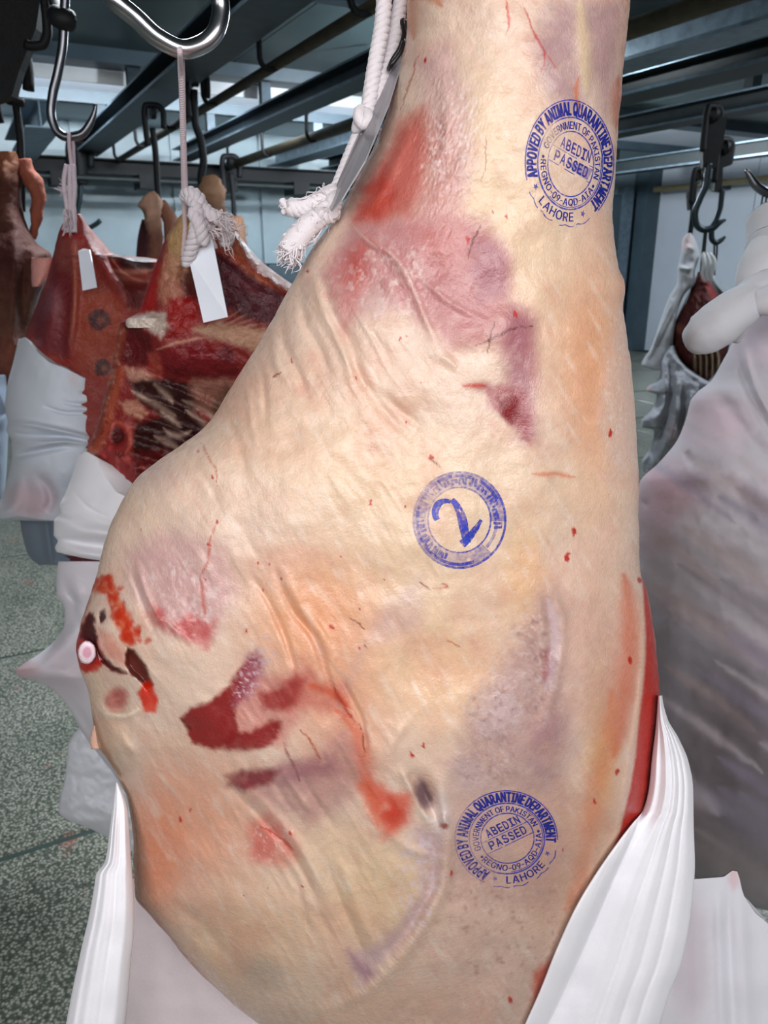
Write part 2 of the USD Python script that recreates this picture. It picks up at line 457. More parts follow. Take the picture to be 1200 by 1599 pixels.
# ------------------------------------------------------------------ the room
U0, U1 = ROOM_U
V0, V1 = ROOM_V
fl = thing('floor', 'speckled grey green terrazzo floor of large square slabs', 'floor', kind='structure')
part(fl, 'floor_slab', box(U0, U1, V0, V1, -0.12, -0.008), 'grout', False)


def bevel_tile(u0, u1, v0, v1, z1, b=0.006):
    V = []
    for (a, z) in ((0, z1 - 0.012), (0, z1 - b), (b, z1)):
        V += [UU * u + VV * v + np.array([0, 0, z]) for u, v in ((u0 + a, v0 + a), (u1 - a, v0 + a), (u1 - a, v1 - a), (u0 + a, v1 - a))]
    F = [[8, 9, 10], [8, 10, 11]]
    for k in range(2):
        for i in range(4):
            j = (i + 1) % 4
            F += [[4 * k + i, 4 * k + j, 4 * k + 4 + j], [4 * k + i, 4 * k + 4 + j, 4 * k + 4 + i]]
    mm = trimesh.Trimesh(np.array(V), np.array(F), process=False)
    if mm.face_normals[0][2] < 0:
        mm.invert()
    return mm


S = 1.192
rng = np.random.default_rng(4)
for i in range(-4, 9):
    for j in range(-5, 10):
        u, v = 1.925 + i * S - S, -0.62 + j * S - S
        a, b_, c, d = max(u, U0), min(u + S, U1), max(v, V0), min(v + S, V1)
        if b_ - a > 0.1 and d - c > 0.1:
            part(fl, 'floor_tile', bevel_tile(a + 0.010, b_ - 0.010, c + 0.010, d - 0.010, 0.0 + rng.uniform(-0.002, 0.0)), 'terrazzo', False)

ce = thing('ceiling', 'cold room ceiling of wide insulated panels', 'ceiling', kind='structure')
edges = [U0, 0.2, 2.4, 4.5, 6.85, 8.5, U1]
tones = ['ceiling_teal', 'ceiling_teal', 'ceiling_teal', 'ceiling_teal', 'ceiling_lit_tone', 'wall_white']  # the white strip paints in the bright light on the far ceiling
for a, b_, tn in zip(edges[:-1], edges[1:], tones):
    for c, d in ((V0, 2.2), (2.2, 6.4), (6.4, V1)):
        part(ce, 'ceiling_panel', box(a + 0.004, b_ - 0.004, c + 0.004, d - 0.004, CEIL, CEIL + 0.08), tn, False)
part(ce, 'ceiling_deck', box(U0 - 0.2, U1 + 0.3, V0 - 0.2, V1 + 0.3, CEIL + 0.081, CEIL + 0.12), 'ceiling_teal', False)
for u, w, h in ((2.4, 0.12, 0.14), (4.5, 0.12, 0.14), (6.85, 0.26, 0.10), (8.5, 0.12, 0.10)):
    part(ce, 'ceiling_joist', box(u - w / 2, u + w / 2, V0, V1, CEIL - h, CEIL), 'wall_dark', False)


def panel_wall(name, label, axis, at, lo, hi, out, seam, mats):
    w = thing(name, label, 'wall', kind='structure')
    n = int(round((hi - lo) / seam))
    for k in range(n):
        a, b_ = lo + (hi - lo) * k / n + 0.006, lo + (hi - lo) * (k + 1) / n - 0.006
        for z0, z1, mt in mats:
            q = (at, at + out, a, b_, z0, z1) if axis == 'u' else (a, b_, at, at + out, z0, z1)
            q = (min(q[0], q[1]), max(q[0], q[1]), min(q[2], q[3]), max(q[2], q[3]), z0, z1)
            part(w, 'wall_panel', box(*q), mt, False)
            if axis == 'u' and z0 > 1 and at > 0 and a < 7:      # raised joint strips that show as ribs
                part(w, 'joint_strip', box(at - 0.03, at, b_ - 0.05, b_ + 0.05, z0, z1), mt, False)
    return w


panel_wall('wall_back', 'pale blue grey panelled far wall of the cold room', 'u', U1, V0, V1, 0.12, 1.12, [(0.0, 1.44, 'wall_dark'), (1.45, CEIL + 0.08, 'wall_white')])
panel_wall('wall_right', 'white panelled side wall behind the wrapped meat on the right', 'v', V1, U0, U1, 0.12, 2.1, [(0.0, CEIL + 0.08, 'right_white')])
panel_wall('wall_left', 'white panelled side wall out of sight on the left', 'v', V0, U0, U1, -0.12, 2.1, [(0.0, CEIL + 0.08, 'right_white')])
panel_wall('wall_front', 'white panelled wall behind the camera', 'u', U0, V0, V1, -0.12, 2.4, [(0.0, CEIL + 0.08, 'right_white')])

# tall steel door in the far corner, seen right of the meat in front
dr = thing('door_1', 'tall dark steel cold room door in the far corner', 'door', kind='structure')
part(dr, 'door_leaf', box(U1 - 0.10, U1 - 0.02, 8.15, 9.75, 0.02, 2.5), 'wall_dark', False)
part(dr, 'door_frame', box(U1 - 0.16, U1 - 0.005, 9.75, 9.95, 0.0, 2.6), 'galvanised', False)
part(dr, 'door_frame', box(U1 - 0.16, U1 - 0.005, 7.95, 8.15, 0.0, 2.6), 'galvanised', False)
part(dr, 'edge_strip', box(U1 - 0.13, U1 - 0.10, 9.05, 9.35, 0.05, 2.48), 'wall_white', False, label='pale upright strip on the dark door')
tr = thing('trim_1', 'dark steel corner post between far wall and white side wall', 'trim', kind='structure')
part(tr, 'post', box(U1 - 0.30, U1 - 0.003, V1 - 0.30, V1 - 0.003, 0.0, 2.98), 'wall_dark', False)

# ------------------------------------------------------------------ overhead rails
ZR = 2.58


def i_beam(u0, u1, v, z, w, h, t=0.012):
    return cat(box(u0, u1, v, v + w, z, z + t), box(u0, u1, v, v + w, z + h - t, z + h), box(u0, u1, v + w * 0.42, v + w * 0.42 + t, z + t, z + h - t))


def pipe(u0, u1, v, z, r):
    return tube([room(u0, v, z), room((u0 + u1) / 2, v, z), room(u1, v, z)], r, 16)


def rail_i(v, w, h, label, mt, u0=0.6, z=ZR, us=(2.4, 4.5, 6.85, 8.5)):
    r = thing('overhead_beam', label, 'beam', room(u0, v, z))
    part(r, 'flanged_beam', i_beam(u0, 9.75, v, z, w, h), mt, False)
    part(r, 'highlight_strip', cat(box(u0, 9.75, v - .004, v - .0005, z - .002, z + .016), box(u0, 9.75, v - .004, v - .0005, z + h - .014, z + h)), 'galvanised', False)  # bright strips added for the highlight lines along the flange edges
    for u in us:
        if u > u0:
            part(r, 'hanger_plate', box(u - 0.04, u + 0.04, v + w * 0.3, v + w * 0.7, z + h, CEIL - 0.10), mt, False)
    return r


def rail_pipe(v, r_, label, mt, u0=0.6, u1=9.7, z=ZR - 0.05, side=-0.10, step=1.15):
    r = thing('overhead_rail', label, 'rail', room(u0, v, z))
    part(r, 'rail_bar', pipe(u0, u1, v, z, r_), mt, 40)
    u = u0 + 0.5
    while u < u1:
        q = [room(u, v, z - r_ * 0.6), room(u, v + side * 0.6, z - r_), room(u, v + side, z + 0.02), room(u, v + side, z + 0.16), room(u, v + side * 0.4, z + 0.22), room(u, v + side * 0.4, CEIL - 0.02)]
        part(r, 'bracket', tube(q, 0.016, 8, 24), 'dark_iron', 40)
        u += step
    return r


rail_i(1.30, 0.26, 0.13, 'galvanised overhead beam running behind the large chrome hook', 'beam_steel')
rail_pipe(1.74, 0.030, 'brownish round rail just right of the galvanised beam, above the far shanks', 'rust_pipe')
rail_i(2.40, 0.20, 0.13, 'dark blue overhead beam in the middle, left of the rope on the front quarter', 'beam_steel')
rail_pipe(2.97, 0.045, 'rusty brown rail just below and right of the dark blue middle beam', 'rust_pipe')
rail_i(3.55, 0.26, 0.16, 'stained grey overhead beam highest on the right of the front quarter', 'galvanised')
rail_i(4.25, 0.30, 0.13, 'dark overhead beam second from the top on the right', 'beam_paint')
rail_i(5.45, 0.24, 0.14, 'dark overhead beam third from the top on the right', 'beam_paint')
rail_i(7.90, 0.22, 0.16, 'lowest dark overhead beam on the right, above the yellowish pipe', 'beam_paint', u0=2.0)
rail_i(0.10, 0.22, 0.18, 'near black overhead beam in the upper left corner', 'dark_iron', u0=0.3)
yp = thing('pipe', 'long yellowish pipe along the white wall on the right', 'pipe', room(2.0, 10.05, ZR))
part(yp, 'pipe_run', pipe(2.0, 9.7, 10.05, ZR - 0.02, 0.045), 'yellow_pipe', 40)
for u in (3.2, 5.0, 6.8, 8.6):
    part(yp, 'wall_clamp', box(u - 0.06, u + 0.06, 10.0, V1 - 0.002, ZR - 0.09, ZR + 0.05), 'wall_dark', False)
# cross beam that carries the rails at the far end
cb = thing('cross_beam', 'dark cross beam spanning the far wall under the rails', 'beam', room(9.6, 0, ZR - 0.2))
part(cb, 'beam', i_beam(9.42, 9.62, 0, 0, 1, 1) if False else cat(box(9.40, 9.62, V0 + 0.01, 7.6, ZR - 0.20, ZR - 0.185), box(9.40, 9.62, V0 + 0.01, 7.6, ZR - 0.06, ZR - 0.045), box(9.49, 9.51, V0 + 0.01, 7.6, ZR - 0.19, ZR - 0.05)), 'dark_iron', False)
part(cb, 'rod', tube([room(9.3, V0 + 0.02, ZR - 0.26), room(9.3, 2, ZR - 0.26), room(9.3, 7.6, ZR - 0.26)], 0.03, 12), 'beam_paint', 40)
for v in np.arange(-3.4, 7.5, 0.9):
    part(cb, 'clamp', box(9.26, 9.60, v - 0.10, v + 0.10, ZR - 0.34, ZR - 0.20), 'dark_iron', False)
vb = thing('cross_beam', 'short pale beam end seen low beside the hook on the far left', 'beam', room(8.9, 0.7, ZR - 0.1))
part(vb, 'flanged_beam', i_beam(7.0, 9.38, 0.62, ZR - 0.12, 0.26, 0.20), 'galvanised', False)


# housings for the unseen lamps; all but the key are added
def fixture(name, label, c, tgt, w, h):
    t = thing(name, label, 'lamp', c)
    c = np.array(c, float); z = c - np.array(tgt, float); z /= np.linalg.norm(z); x = np.cross([0, 0, 1.0], z); x /= np.linalg.norm(x); y = np.cross(z, x)
    q = [c + z * 0.012 + x * a * (w / 2 + 0.02) + y * b_ * (h / 2 + 0.02) for a, b_ in ((-1, -1), (1, -1), (1, 1), (-1, 1))]
    part(t, 'housing', slab(q, 0.05, z), 'lamp_white', False)


fixture('unseen_lamp', 'wide panel lamp behind the camera on its right', KEY, (0.05, 0.62, 1.2), 1.5, 0.9)
fixture('unseen_lamp', 'added fill lamp behind the camera on its left', FILL, (0.0, 0.62, 1.1), 1.2, 0.8)
for _u, _v, _w, _p, _s in ADDED_LAMPS:
    fixture('unseen_lamp', f'added unseen lamp over the aisle {_s}', tuple(room(_u, _v, 2.86)), tuple(room(_u + 0.5, _v, 0)), _w, 0.25)
fixture('unseen_lamp', 'long added lamp hidden behind the far ceiling joist', tuple(room(7.05, 1.8, 2.86)), tuple(room(8.4, 1.8, 3.0)), 5.0, 0.06)
for _u, _v, _z, _p, _s in ADDED_BULBS:  # sockets and cables for the added, hidden bulbs
    _t = thing('added_bulb_lamp', f'{_s} added bulb lamp hidden behind the front quarter', 'lamp', room(_u, _v, _z))
    part(_t, 'socket', tube([room(_u, _v, _z + .125), room(_u, _v, _z + .20)], .03, 14, 4), 'lamp_white', 40)
    part(_t, 'cable', tube([room(_u, _v, _z + .19), room(_u, _v, CEIL)], .006, 8, 4), 'black_wire', True)

# ------------------------------------------------------------------ the front quarter of meat
ML = [(655, -160), (640, -60), (637, 0), (634, 60), (625, 100), (612, 150), (597, 200), (574, 250), (546, 300), (524, 340), (508, 362), (490, 385), (468, 422), (447, 460), (425, 500), (402, 540), (376, 580),
      (352, 620), (326, 660), (282, 696), (246, 720), (215, 745), (192, 780), (173, 820), (160, 860), (150, 900), (137, 940), (125, 980), (119, 1012), (124, 1040), (134, 1070), (142, 1100), (147, 1140), (151, 1163),
      (166, 1182), (183, 1212), (199, 1250), (207, 1300), (209, 1350), (212, 1400), (235, 1430), (262, 1460), (285, 1490), (312, 1520), (345, 1550), (372, 1575), (405, 1599), (480, 1660), (560, 1720), (640, 1760)]
MR = [(990, -160), (988, -60), (985, 0), (979, 60), (975, 100), (971, 150), (966, 200), (963, 250), (960, 290), (957, 330), (961, 380), (966, 415), (975, 438), (977, 455), (974, 475), (976, 500), (981, 540), (986, 570), (990, 610),
      (993, 650), (996, 700), (998, 750), (998, 800), (999, 850), (1001, 890), (1012, 930), (1021, 980), (1028, 1040), (1031, 1085), (1026, 1130), (1020, 1180), (1014, 1230), (1006, 1270), (990, 1310), (950, 1400),
      (905, 1500), (858, 1599), (810, 1680), (740, 1760)]
CREASES = [  # polyline, width in px, height in m (+ ridge, - groove)
    ([(545, 345), (575, 375), (610, 395), (640, 440), (665, 500), (690, 555)], 7, 0.0020), ([(560, 372), (598, 412), (626, 452), (648, 510)], 5, -0.0008),
    ([(690, 555), (715, 575)], 8, 0.002), ([(655, 425), (700, 470), (760, 500)], 6, 0.0012),
    ([(505, 440), (520, 490), (548, 540), (560, 580), (600, 640), (640, 680)], 9, -0.003), ([(490, 430), (508, 490), (535, 545), (552, 600)], 8, 0.0025),
    ([(470, 440), (475, 500), (500, 545), (515, 585)], 8, -0.0026), ([(580, 600), (625, 640), (660, 670)], 8, -0.002),
    ([(440, 490), (445, 540), (465, 580), (478, 620)], 7, -0.0026), ([(425, 510), (430, 560), (452, 600)], 7, 0.002), ([(400, 560), (412, 600), (415, 660)], 6, -0.0018), ([(385, 600), (392, 650), (400, 690)], 6, 0.0015),
    ([(350, 640), (370, 690), (385, 740)], 7, -0.0015), ([(300, 720), (330, 760), (345, 800)], 7, -0.0012),
    ([(430, 890), (455, 950), (492, 1000), (512, 1060), (530, 1110)], 6, -0.0032), ([(445, 890), (470, 945), (508, 1000), (528, 1060)], 8, 0.002), ([(395, 900), (430, 960), (450, 1010), (462, 1060)], 5, -0.0022),
    ([(520, 1040), (548, 1090), (566, 1130), (572, 1180)], 5, -0.0025), ([(500, 700), (560, 760), (590, 830)], 10, -0.0012),
    ([(360, 1230), (420, 1290), (460, 1340), (490, 1400)], 6, -0.003), ([(375, 1222), (440, 1285), (480, 1340), (512, 1410), (525, 1460)], 9, 0.003), ([(440, 1340), (470, 1400), (480, 1470)], 6, -0.0018),
    ([(530, 1340), (560, 1420), (600, 1500)], 9, 0.002), ([(505, 1330), (530, 1400), (560, 1470), (575, 1530)], 6, -0.0022), ([(600, 1290), (650, 1330), (690, 1340)], 8, 0.0018),
    ([(470, 1210), (500, 1260), (520, 1290)], 5, -0.0015), ([(440, 1200), (465, 1240), (490, 1270)], 5, 0.0015), ([(410, 1190), (450, 1255), (470, 1280)], 5, -0.0012),
    ([(715, 1180), (690, 1240), (700, 1300), (697, 1360), (670, 1430), (630, 1490), (580, 1540), (500, 1580)], 12, 0.004), ([(676, 1300), (678, 1370), (650, 1430), (600, 1490)], 9, -0.003),
    ([(640, 1205), (665, 1240), (685, 1280)], 11, -0.010), ([(625, 1200), (648, 1240), (672, 1290)], 7, 0.004), ([(690, 1270), (698, 1290)], 6, 0.004), ([(600, 1190), (620, 1150), (645, 1120)], 8, 0.0016),
    ([(150, 1110), (165, 1160), (190, 1210), (210, 1250)], 7, -0.004), ([(160, 1110), (185, 1150), (215, 1180)], 8, 0.003), ([(230, 1420), (280, 1450), (330, 1510), (390, 1580)], 10, 0.005), ([(245, 1400), (300, 1430), (360, 1510)], 9, -0.002),
    ([(860, 920), (880, 980), (870, 1060), (850, 1120)], 8, 0.002), ([(850, 930), (860, 1000), (855, 1050)], 6, -0.002), ([(830, 1000), (850, 1050)], 6, -0.002),
    ([(150, 1092), (164, 1112), (190, 1118), (218, 1106)], 6, .0045), ([(160, 1090), (172, 1106), (196, 1108)], 6, -.003), ([(1003, 930), (1004, 1000), (1000, 1080), (985, 1180), (965, 1290)], 5, 0.0022), ([(930, 1320), (925, 1360), (915, 1400)], 6, 0.002),
    ([(690, 130), (700, 200), (680, 260)], 12, 0.0018), ([(640, 200), (600, 290), (560, 345)], 10, 0.002), ([(905, 0), (912, 80), (916, 160)], 12, 0.0016),
    ([(215, 880), (230, 930), (260, 985)], 5, 0.0025), ([(205, 890), (222, 940), (240, 980)], 4, -0.002), ([(250, 960), (290, 1000)], 5, 0.002)]
CAV1 = [(135, 961), (144.6, 957), (147, 975), (152, 996), (158, 1018), (175, 1040), (197, 1050), (174, 1049), (156, 1034), (146, 1010), (134, 1000), (124, 994)]
CAV2 = [(198, 1010), (210, 1015), (227, 1040), (239, 1068), (230, 1080), (216, 1062), (204, 1052), (194, 1038)]


def main_disp(px, py):
    h = (N2(px, py, 130.0, 3, 3) - 0.5) * 0.022 + (N2(px, py, 38.0, 8, 3) - 0.5) * 0.0045
    # drawn folds of the skin, running down to the right, strongest on the left and in the middle
    a, b_ = px * 0.86 - py * 0.5, px * 0.5 + py * 0.86
    fold = 1 - np.abs(2 * N2(a, b_ * 0.22, 22.0, 31, 3) - 1)
    mask = sm(900, 560, px) * sm(300, 480, py) * (0.35 + 0.65 * sm(0.4, 0.65, N2(px, py, 110.0, 52, 2)))
    h = h + (fold - 0.75) * 0.0036 * mask
    f2 = 1 - np.abs(2 * N2(px * 0.9 + py * 0.4, (py * 0.9 - px * 0.4) * 0.5, 7.0, 77, 3) - 1)
    crk = np.exp(-(((px - 690) / 50) ** 2 + ((py - 230) / 110) ** 2)) + 0.8 * np.exp(-(((px - 300) / 70) ** 2 + ((py - 930) / 70) ** 2)) + 0.6 * np.exp(-(((px - 800) / 60) ** 2 + ((py - 1080) / 100) ** 2)) + 0.5 * np.exp(-(((px - 620) / 120) ** 2 + ((py - 430) / 60) ** 2))
    h = h + (f2 - 0.75) * 0.0022 * (0.10 + np.minimum(crk, 1.0))
    for pts, w, amp in CREASES:
        h = h + crease(px, py, pts, w, amp * (1.35 if abs(amp) < .005 else 1.0))
    # the cut joint at the left edge: hollows, raised knob
    q = Paint.__new__(Paint); q.wx, q.wy = px.ravel(), py.ravel()
    idx = np.nonzero((q.wx > 90) & (q.wx < 280) & (q.wy > 920) & (q.wy < 1130))[0]
    hh = h.ravel().copy()
    for pts, dpt in ((CAV1, 0.012), (CAV2, 0.011)):
        hh[idx] -= dpt * sm(-2, 9, q.sd(pts, idx))
    h = hh.reshape(h.shape)
    h = h + 0.006 * np.exp(-(((px - 165) / 22) ** 2 + ((py - 985) / 40) ** 2)) - 0.010 * np.exp(-(((px - 159) / 5) ** 2 + ((py - 963) / 8) ** 2))
    h = h - 0.006 * np.exp(-(((px - 181) / 16) ** 2 + ((py - 1090) / 18) ** 2))
    h = h - 0.009 * np.exp(-(((px - 662) / 13) ** 2 + ((py - 1240) / 26) ** 2))
    h = h + 0.004 * np.exp(-(((px - 975) / 10) ** 2 + ((py - 447) / 16) ** 2))
    return h


MQ = loft(ML, MR, [(-160, 0.66), (0, 0.645), (400, 0.63), (900, 0.62), (1400, 0.63), (1760, 0.66)], [(-160, 0.070), (0, 0.078), (300, 0.085), (700, 0.105), (1100, 0.125), (1500, 0.10), (1700, 0.06), (1760, 0.02)],
          Tb=[(-160, 0.05), (400, 0.07), (1100, 0.11), (1600, 0.08), (1760, 0.02)], ny=850, nx=400, nb=40, n=2.1, disp=main_disp, wob=2.0, seed=2)
PLAIN_D = loft(ML, MR, [(-160, 0.66), (0, 0.645), (400, 0.63), (900, 0.62), (1400, 0.63), (1760, 0.66)], [(-160, 0.070), (0, 0.078), (300, 0.085), (700, 0.105), (1100, 0.125), (1500, 0.10), (1700, 0.06), (1760, 0.02)], ny=120, nx=60, nb=6, n=2.1, disp=lambda x, y: (N2(x, y, 130.0, 3, 3) - 0.5) * 0.022)


def surface_fn(B):
    rows = B.gy[:, 0]; s_ = (B.gx[0] - B.gx[0, 0]) / (B.gx[0, -1] - B.gx[0, 0])
    f = RegularGridInterpolator((rows, s_), B.gD)

    def g(px, py):
        y = np.clip(np.ravel(py), rows[0], rows[-1]); xl, xr = np.interp(y, rows, B.gx[:, 0]), np.interp(y, rows, B.gx[:, -1])
        return f(np.stack([y, np.clip((np.ravel(px) - xl) / (xr - xl), 0, 1)], 1)).reshape(np.shape(px))
    return g


_s1, _s2 = surface_fn(MQ), surface_fn(PLAIN_D)


def skin(px, py, smooth=False):
    """Distance of the meat's surface there."""
    return (_s2 if smooth else _s1)(px, py)


p = Paint(MQ, (233, 206, 188), seed=3, warp=5.0)
p.c *= (0.92 + 0.16 * p.n3)[:, None]
# broad tones of the fat
for cx, cy, rx, ry, col, a in [(760, 300, 90, 220, (234, 206, 172), .7), (850, 420, 70, 180, (236, 206, 174), .6), (500, 700, 200, 120, (238, 208, 180), .6), (930, 600, 50, 230, (230, 176, 140), .8), (900, 560, 60, 120, (222, 160, 118), .4),
                               (640, 920, 160, 140, (236, 206, 168), .5), (490, 970, 110, 110, (232, 166, 124), .85), (540, 1100, 80, 90, (228, 160, 122), .6), (690, 1060, 100, 90, (238, 200, 162), .8), (820, 900, 40, 100, (234, 192, 144), .7),
                               (300, 1290, 110, 130, (232, 166, 136), .8), (250, 1330, 40, 110, (230, 148, 110), .8), (600, 1400, 90, 90, (230, 202, 162), .8), (520, 1320, 70, 60, (230, 200, 168), .6), (420, 1450, 140, 90, (232, 196, 164), .7), (330, 1500, 90, 90, (232, 200, 166), .5),
                               (760, 1480, 150, 150, (220, 186, 172), .8), (860, 1330, 60, 130, (220, 172, 138), .6), (940, 1160, 28, 150, (228, 184, 134), .8), (700, 760, 220, 90, (238, 212, 178), .5), (930, 900, 50, 90, (226, 190, 170), .7),
                               (560, 1560, 120, 60, (222, 196, 172), .6), (200, 800, 50, 80, (234, 206, 182), .5), (240, 740, 45, 30, (214, 190, 182), .6), (880, 780, 70, 60, (234, 202, 176), .5), (540, 1180, 60, 60, (226, 168, 138), .5), (170, 1150, 40, 60, (232, 200, 170), .5)]:
    p.blob(cx, cy, rx, ry, col, a, soft=0.9)
_rx, _ry = p.x * .87 - p.y * .5, p.x * .5 + p.y * .87
_all = np.arange(len(p.x))
p._mix(_all, sm(.45, .75, N2(p.x, p.y, 75.0, 91, 3)) * .42, (226, 172, 150))
p._mix(_all, sm(.5, .78, N2(_rx, _ry * .25, 9.0, 92, 3)) * .38, (242, 226, 214))
p._mix(_all, sm(.55, .8, N2(_rx, _ry * .35, 14.0, 93, 4)) * .30, (216, 160, 144))
p._mix(_all, sm(.62, .8, N2(p.x, p.y, 20.0, 94, 4)) * .25, (206, 164, 160))
p.c *= (.95 + .10 * N2(p.x, p.y, 5.0, 95, 2))[:, None]
# glossy silvery membrane, thin over muscle
for pts, col, f, a, mo in [
    ([(650, 90), (700, 60), (730, 150), (740, 260), (720, 330), (790, 400), (760, 520), (640, 480), (560, 500), (512, 430), (560, 350), (650, 330), (672, 240)], (214, 178, 174), 22, .85, .2),
    ([(545, 350), (640, 338), (760, 345), (798, 400), (800, 470), (832, 490), (838, 600), (815, 560), (760, 540), (700, 545), (650, 500), (600, 460), (560, 420), (510, 430)], (198, 138, 138), 20, .85, .3),
    ([(515, 400), (570, 380), (585, 430), (560, 480), (540, 520), (512, 460)], (204, 134, 132), 16, .8, .4),
    ([(730, 370), (775, 375), (795, 410), (790, 460), (750, 470), (735, 420)], (176, 122, 132), 16, .75, .2),
    ([(800, 480), (835, 500), (838, 690), (815, 690), (790, 600), (785, 530)], (172, 112, 122), 20, .85, .25),
    ([(860, 0), (975, 0), (960, 150), (945, 190), (930, 120), (890, 190), (850, 140), (830, 60)], (186, 152, 154), 20, .85, .3),
    ([(195, 860), (260, 830), (350, 850), (370, 920), (330, 1000), (250, 980), (205, 920)], (214, 172, 172), 22, .8, .3),
    ([(840, 925), (868, 915), (885, 960), (886, 1050), (900, 1150), (880, 1250), (720, 1240), (700, 1190), (735, 1130), (770, 1060), (806, 990)], (180, 142, 140), 28, .72, .35),
    ([(880, 920), (960, 960), (980, 1080), (930, 1160), (890, 1100)], (214, 170, 156), 26, .6, .4),
    ([(700, 1240), (880, 1240), (900, 1330), (860, 1420), (700, 1400), (690, 1330)], (200, 162, 154), 28, .65, .4),
    ([(600, 940), (660, 900), (660, 980), (560, 1010), (540, 1080), (570, 1020)], (206, 178, 176), 18, .55, .4),
    ([(480, 1190), (540, 1120), (580, 1200), (540, 1260), (480, 1290), (400, 1250), (380, 1220)], (188, 140, 138), 22, .65, .5),
    ([(650, 1290), (690, 1300), (690, 1370), (660, 1440), (600, 1500), (560, 1540), (545, 1490), (600, 1470), (660, 1400)], (204, 174, 180), 12, .7, .8),
    ([(540, 1480), (590, 1520), (570, 1540)], (168, 126, 140), 10, .7, .3),
    ([(980, 470), (990, 560), (992, 700), (960, 760), (935, 650), (950, 540)], (228, 200, 188), 16, .55, .6)]:
    p.poly(pts, col, f, a, mo)
# muscle where the fat has gone
p.poly([(628, 185), (662, 165), (672, 225), (664, 290), (640, 336), (552, 348), (574, 290), (600, 240)], (198, 102, 92), 16, .9, .2)
p.poly([(560, 285), (600, 265), (620, 300), (600, 345), (554, 346)], (192, 74, 60), 16, .8, .2)
p.poly([(660, 170), (700, 190), (720, 300), (740, 400), (690, 420), (640, 340)], (206, 140, 132), 22, .55, .5)
p.blob(560, 415, 20, 42, (196, 92, 84), .75, 15, .8, .5); p.blob(690, 390, 45, 30, (200, 130, 128), .6, 30, .8, .6)
p.poly([(725, 602), (760, 598), (812, 606), (830, 640), (828, 695), (806, 670), (770, 640), (752, 612)], (170, 92, 98), 9, .85, .3)
p.poly([(778, 622), (806, 618), (816, 650), (800, 664), (784, 650)], (140, 34, 40), 5, .95, .15)
p.line([(722, 602), (748, 602), (760, 604)], (206, 80, 56), 3.5, .85)
p.poly([(230, 945), (255, 950), (262, 980), (300, 955), (330, 975), (338, 965), (325, 1015), (300, 1005), (262, 985), (235, 970)], (202, 92, 92), 9, .85, .35)
p.poly([(345, 1085), (400, 1055), (484, 1046), (474, 1110), (440, 1166), (350, 1160)], (208, 138, 128), 12, .75, .2)
p.poly([(283, 1124), (300, 1104), (330, 1096), (352, 1076), (372, 1048), (392, 1022), (408, 1026), (404, 1052), (386, 1078), (368, 1108), (372, 1140), (362, 1164), (335, 1172), (300, 1160)], (152, 40, 42), 5, .97, .06)
p.poly([(404, 1082), (430, 1076), (462, 1054), (478, 1062), (466, 1094), (452, 1112), (414, 1108)], (164, 56, 54), 8, .9, .2)
p.poly([(360, 1142), (392, 1142), (424, 1124), (440, 1126), (436, 1150), (416, 1168), (384, 1174), (350, 1170)], (150, 42, 44), 6, .95, .1)
p.poly([(382, 1022), (404, 1012), (416, 1040), (410, 1066), (392, 1092), (372, 1104), (364, 1094), (378, 1060)], (176, 108, 122), 8, .6, .5)
p.speckle(388, 1062, 22, 52, (222, 196, 204), 3.2, .5, .85, 71, 28); p.speckle(410, 1020, 26, 34, (214, 190, 196), 5, .45, .7, 72)
p.line([(283, 1120), (292, 1134), (300, 1140)], (110, 40, 24), 3, .8)
p.poly([(470, 1030), (500, 1060), (540, 1070), (545, 1120), (490, 1110), (462, 1100)], (196, 100, 90), 14, .6, .5)
p.poly([(352, 1212), (390, 1202), (440, 1200), (425, 1222), (380, 1236), (358, 1228)], (142, 50, 62), 8, .92, .2); p.poly([(430, 1190), (520, 1180), (530, 1205), (440, 1225)], (164, 108, 118), 14, .7, .6)
p.poly([(575, 1210), (605, 1235), (645, 1240), (640, 1285), (600, 1310), (585, 1270), (560, 1225)], (222, 98, 74), 12, .85, .35); p.blob(614, 1270, 18, 22, (206, 60, 40), .7, 0, .9, .4)
p.line([(525, 1110), (560, 1150), (575, 1230), (590, 1290)], (220, 110, 80), 14, .6)
p.poly([(385, 1290), (420, 1270), (460, 1300), (470, 1340), (440, 1355), (395, 1340)], (216, 112, 98), 14, .7, .4); p.blob(412, 1325, 30, 26, (216, 120, 112), .5, 0, .9, .7)
p.line([(480, 1070), (515, 1080), (548, 1105)], (210, 96, 66), 8, .7)
p.line([(975, 900), (985, 1000), (975, 1100), (960, 1180)], (216, 104, 64), 22, .62); p.line([(955, 1080), (950, 1160), (930, 1240), (915, 1340), (885, 1420)], (220, 130, 88), 20, .5)
p.line([(985, 380), (968, 470)], (224, 160, 120), 10, .4); p.line([(966, 120), (962, 200)], (196, 100, 70), 10, .6); p.line([(640, 0), (660, -10), (690, 10)], (200, 120, 70), 12, .6)
p.line([(640, -20), (640, 20), (646, 60)], (206, 130, 78), 14, .8)
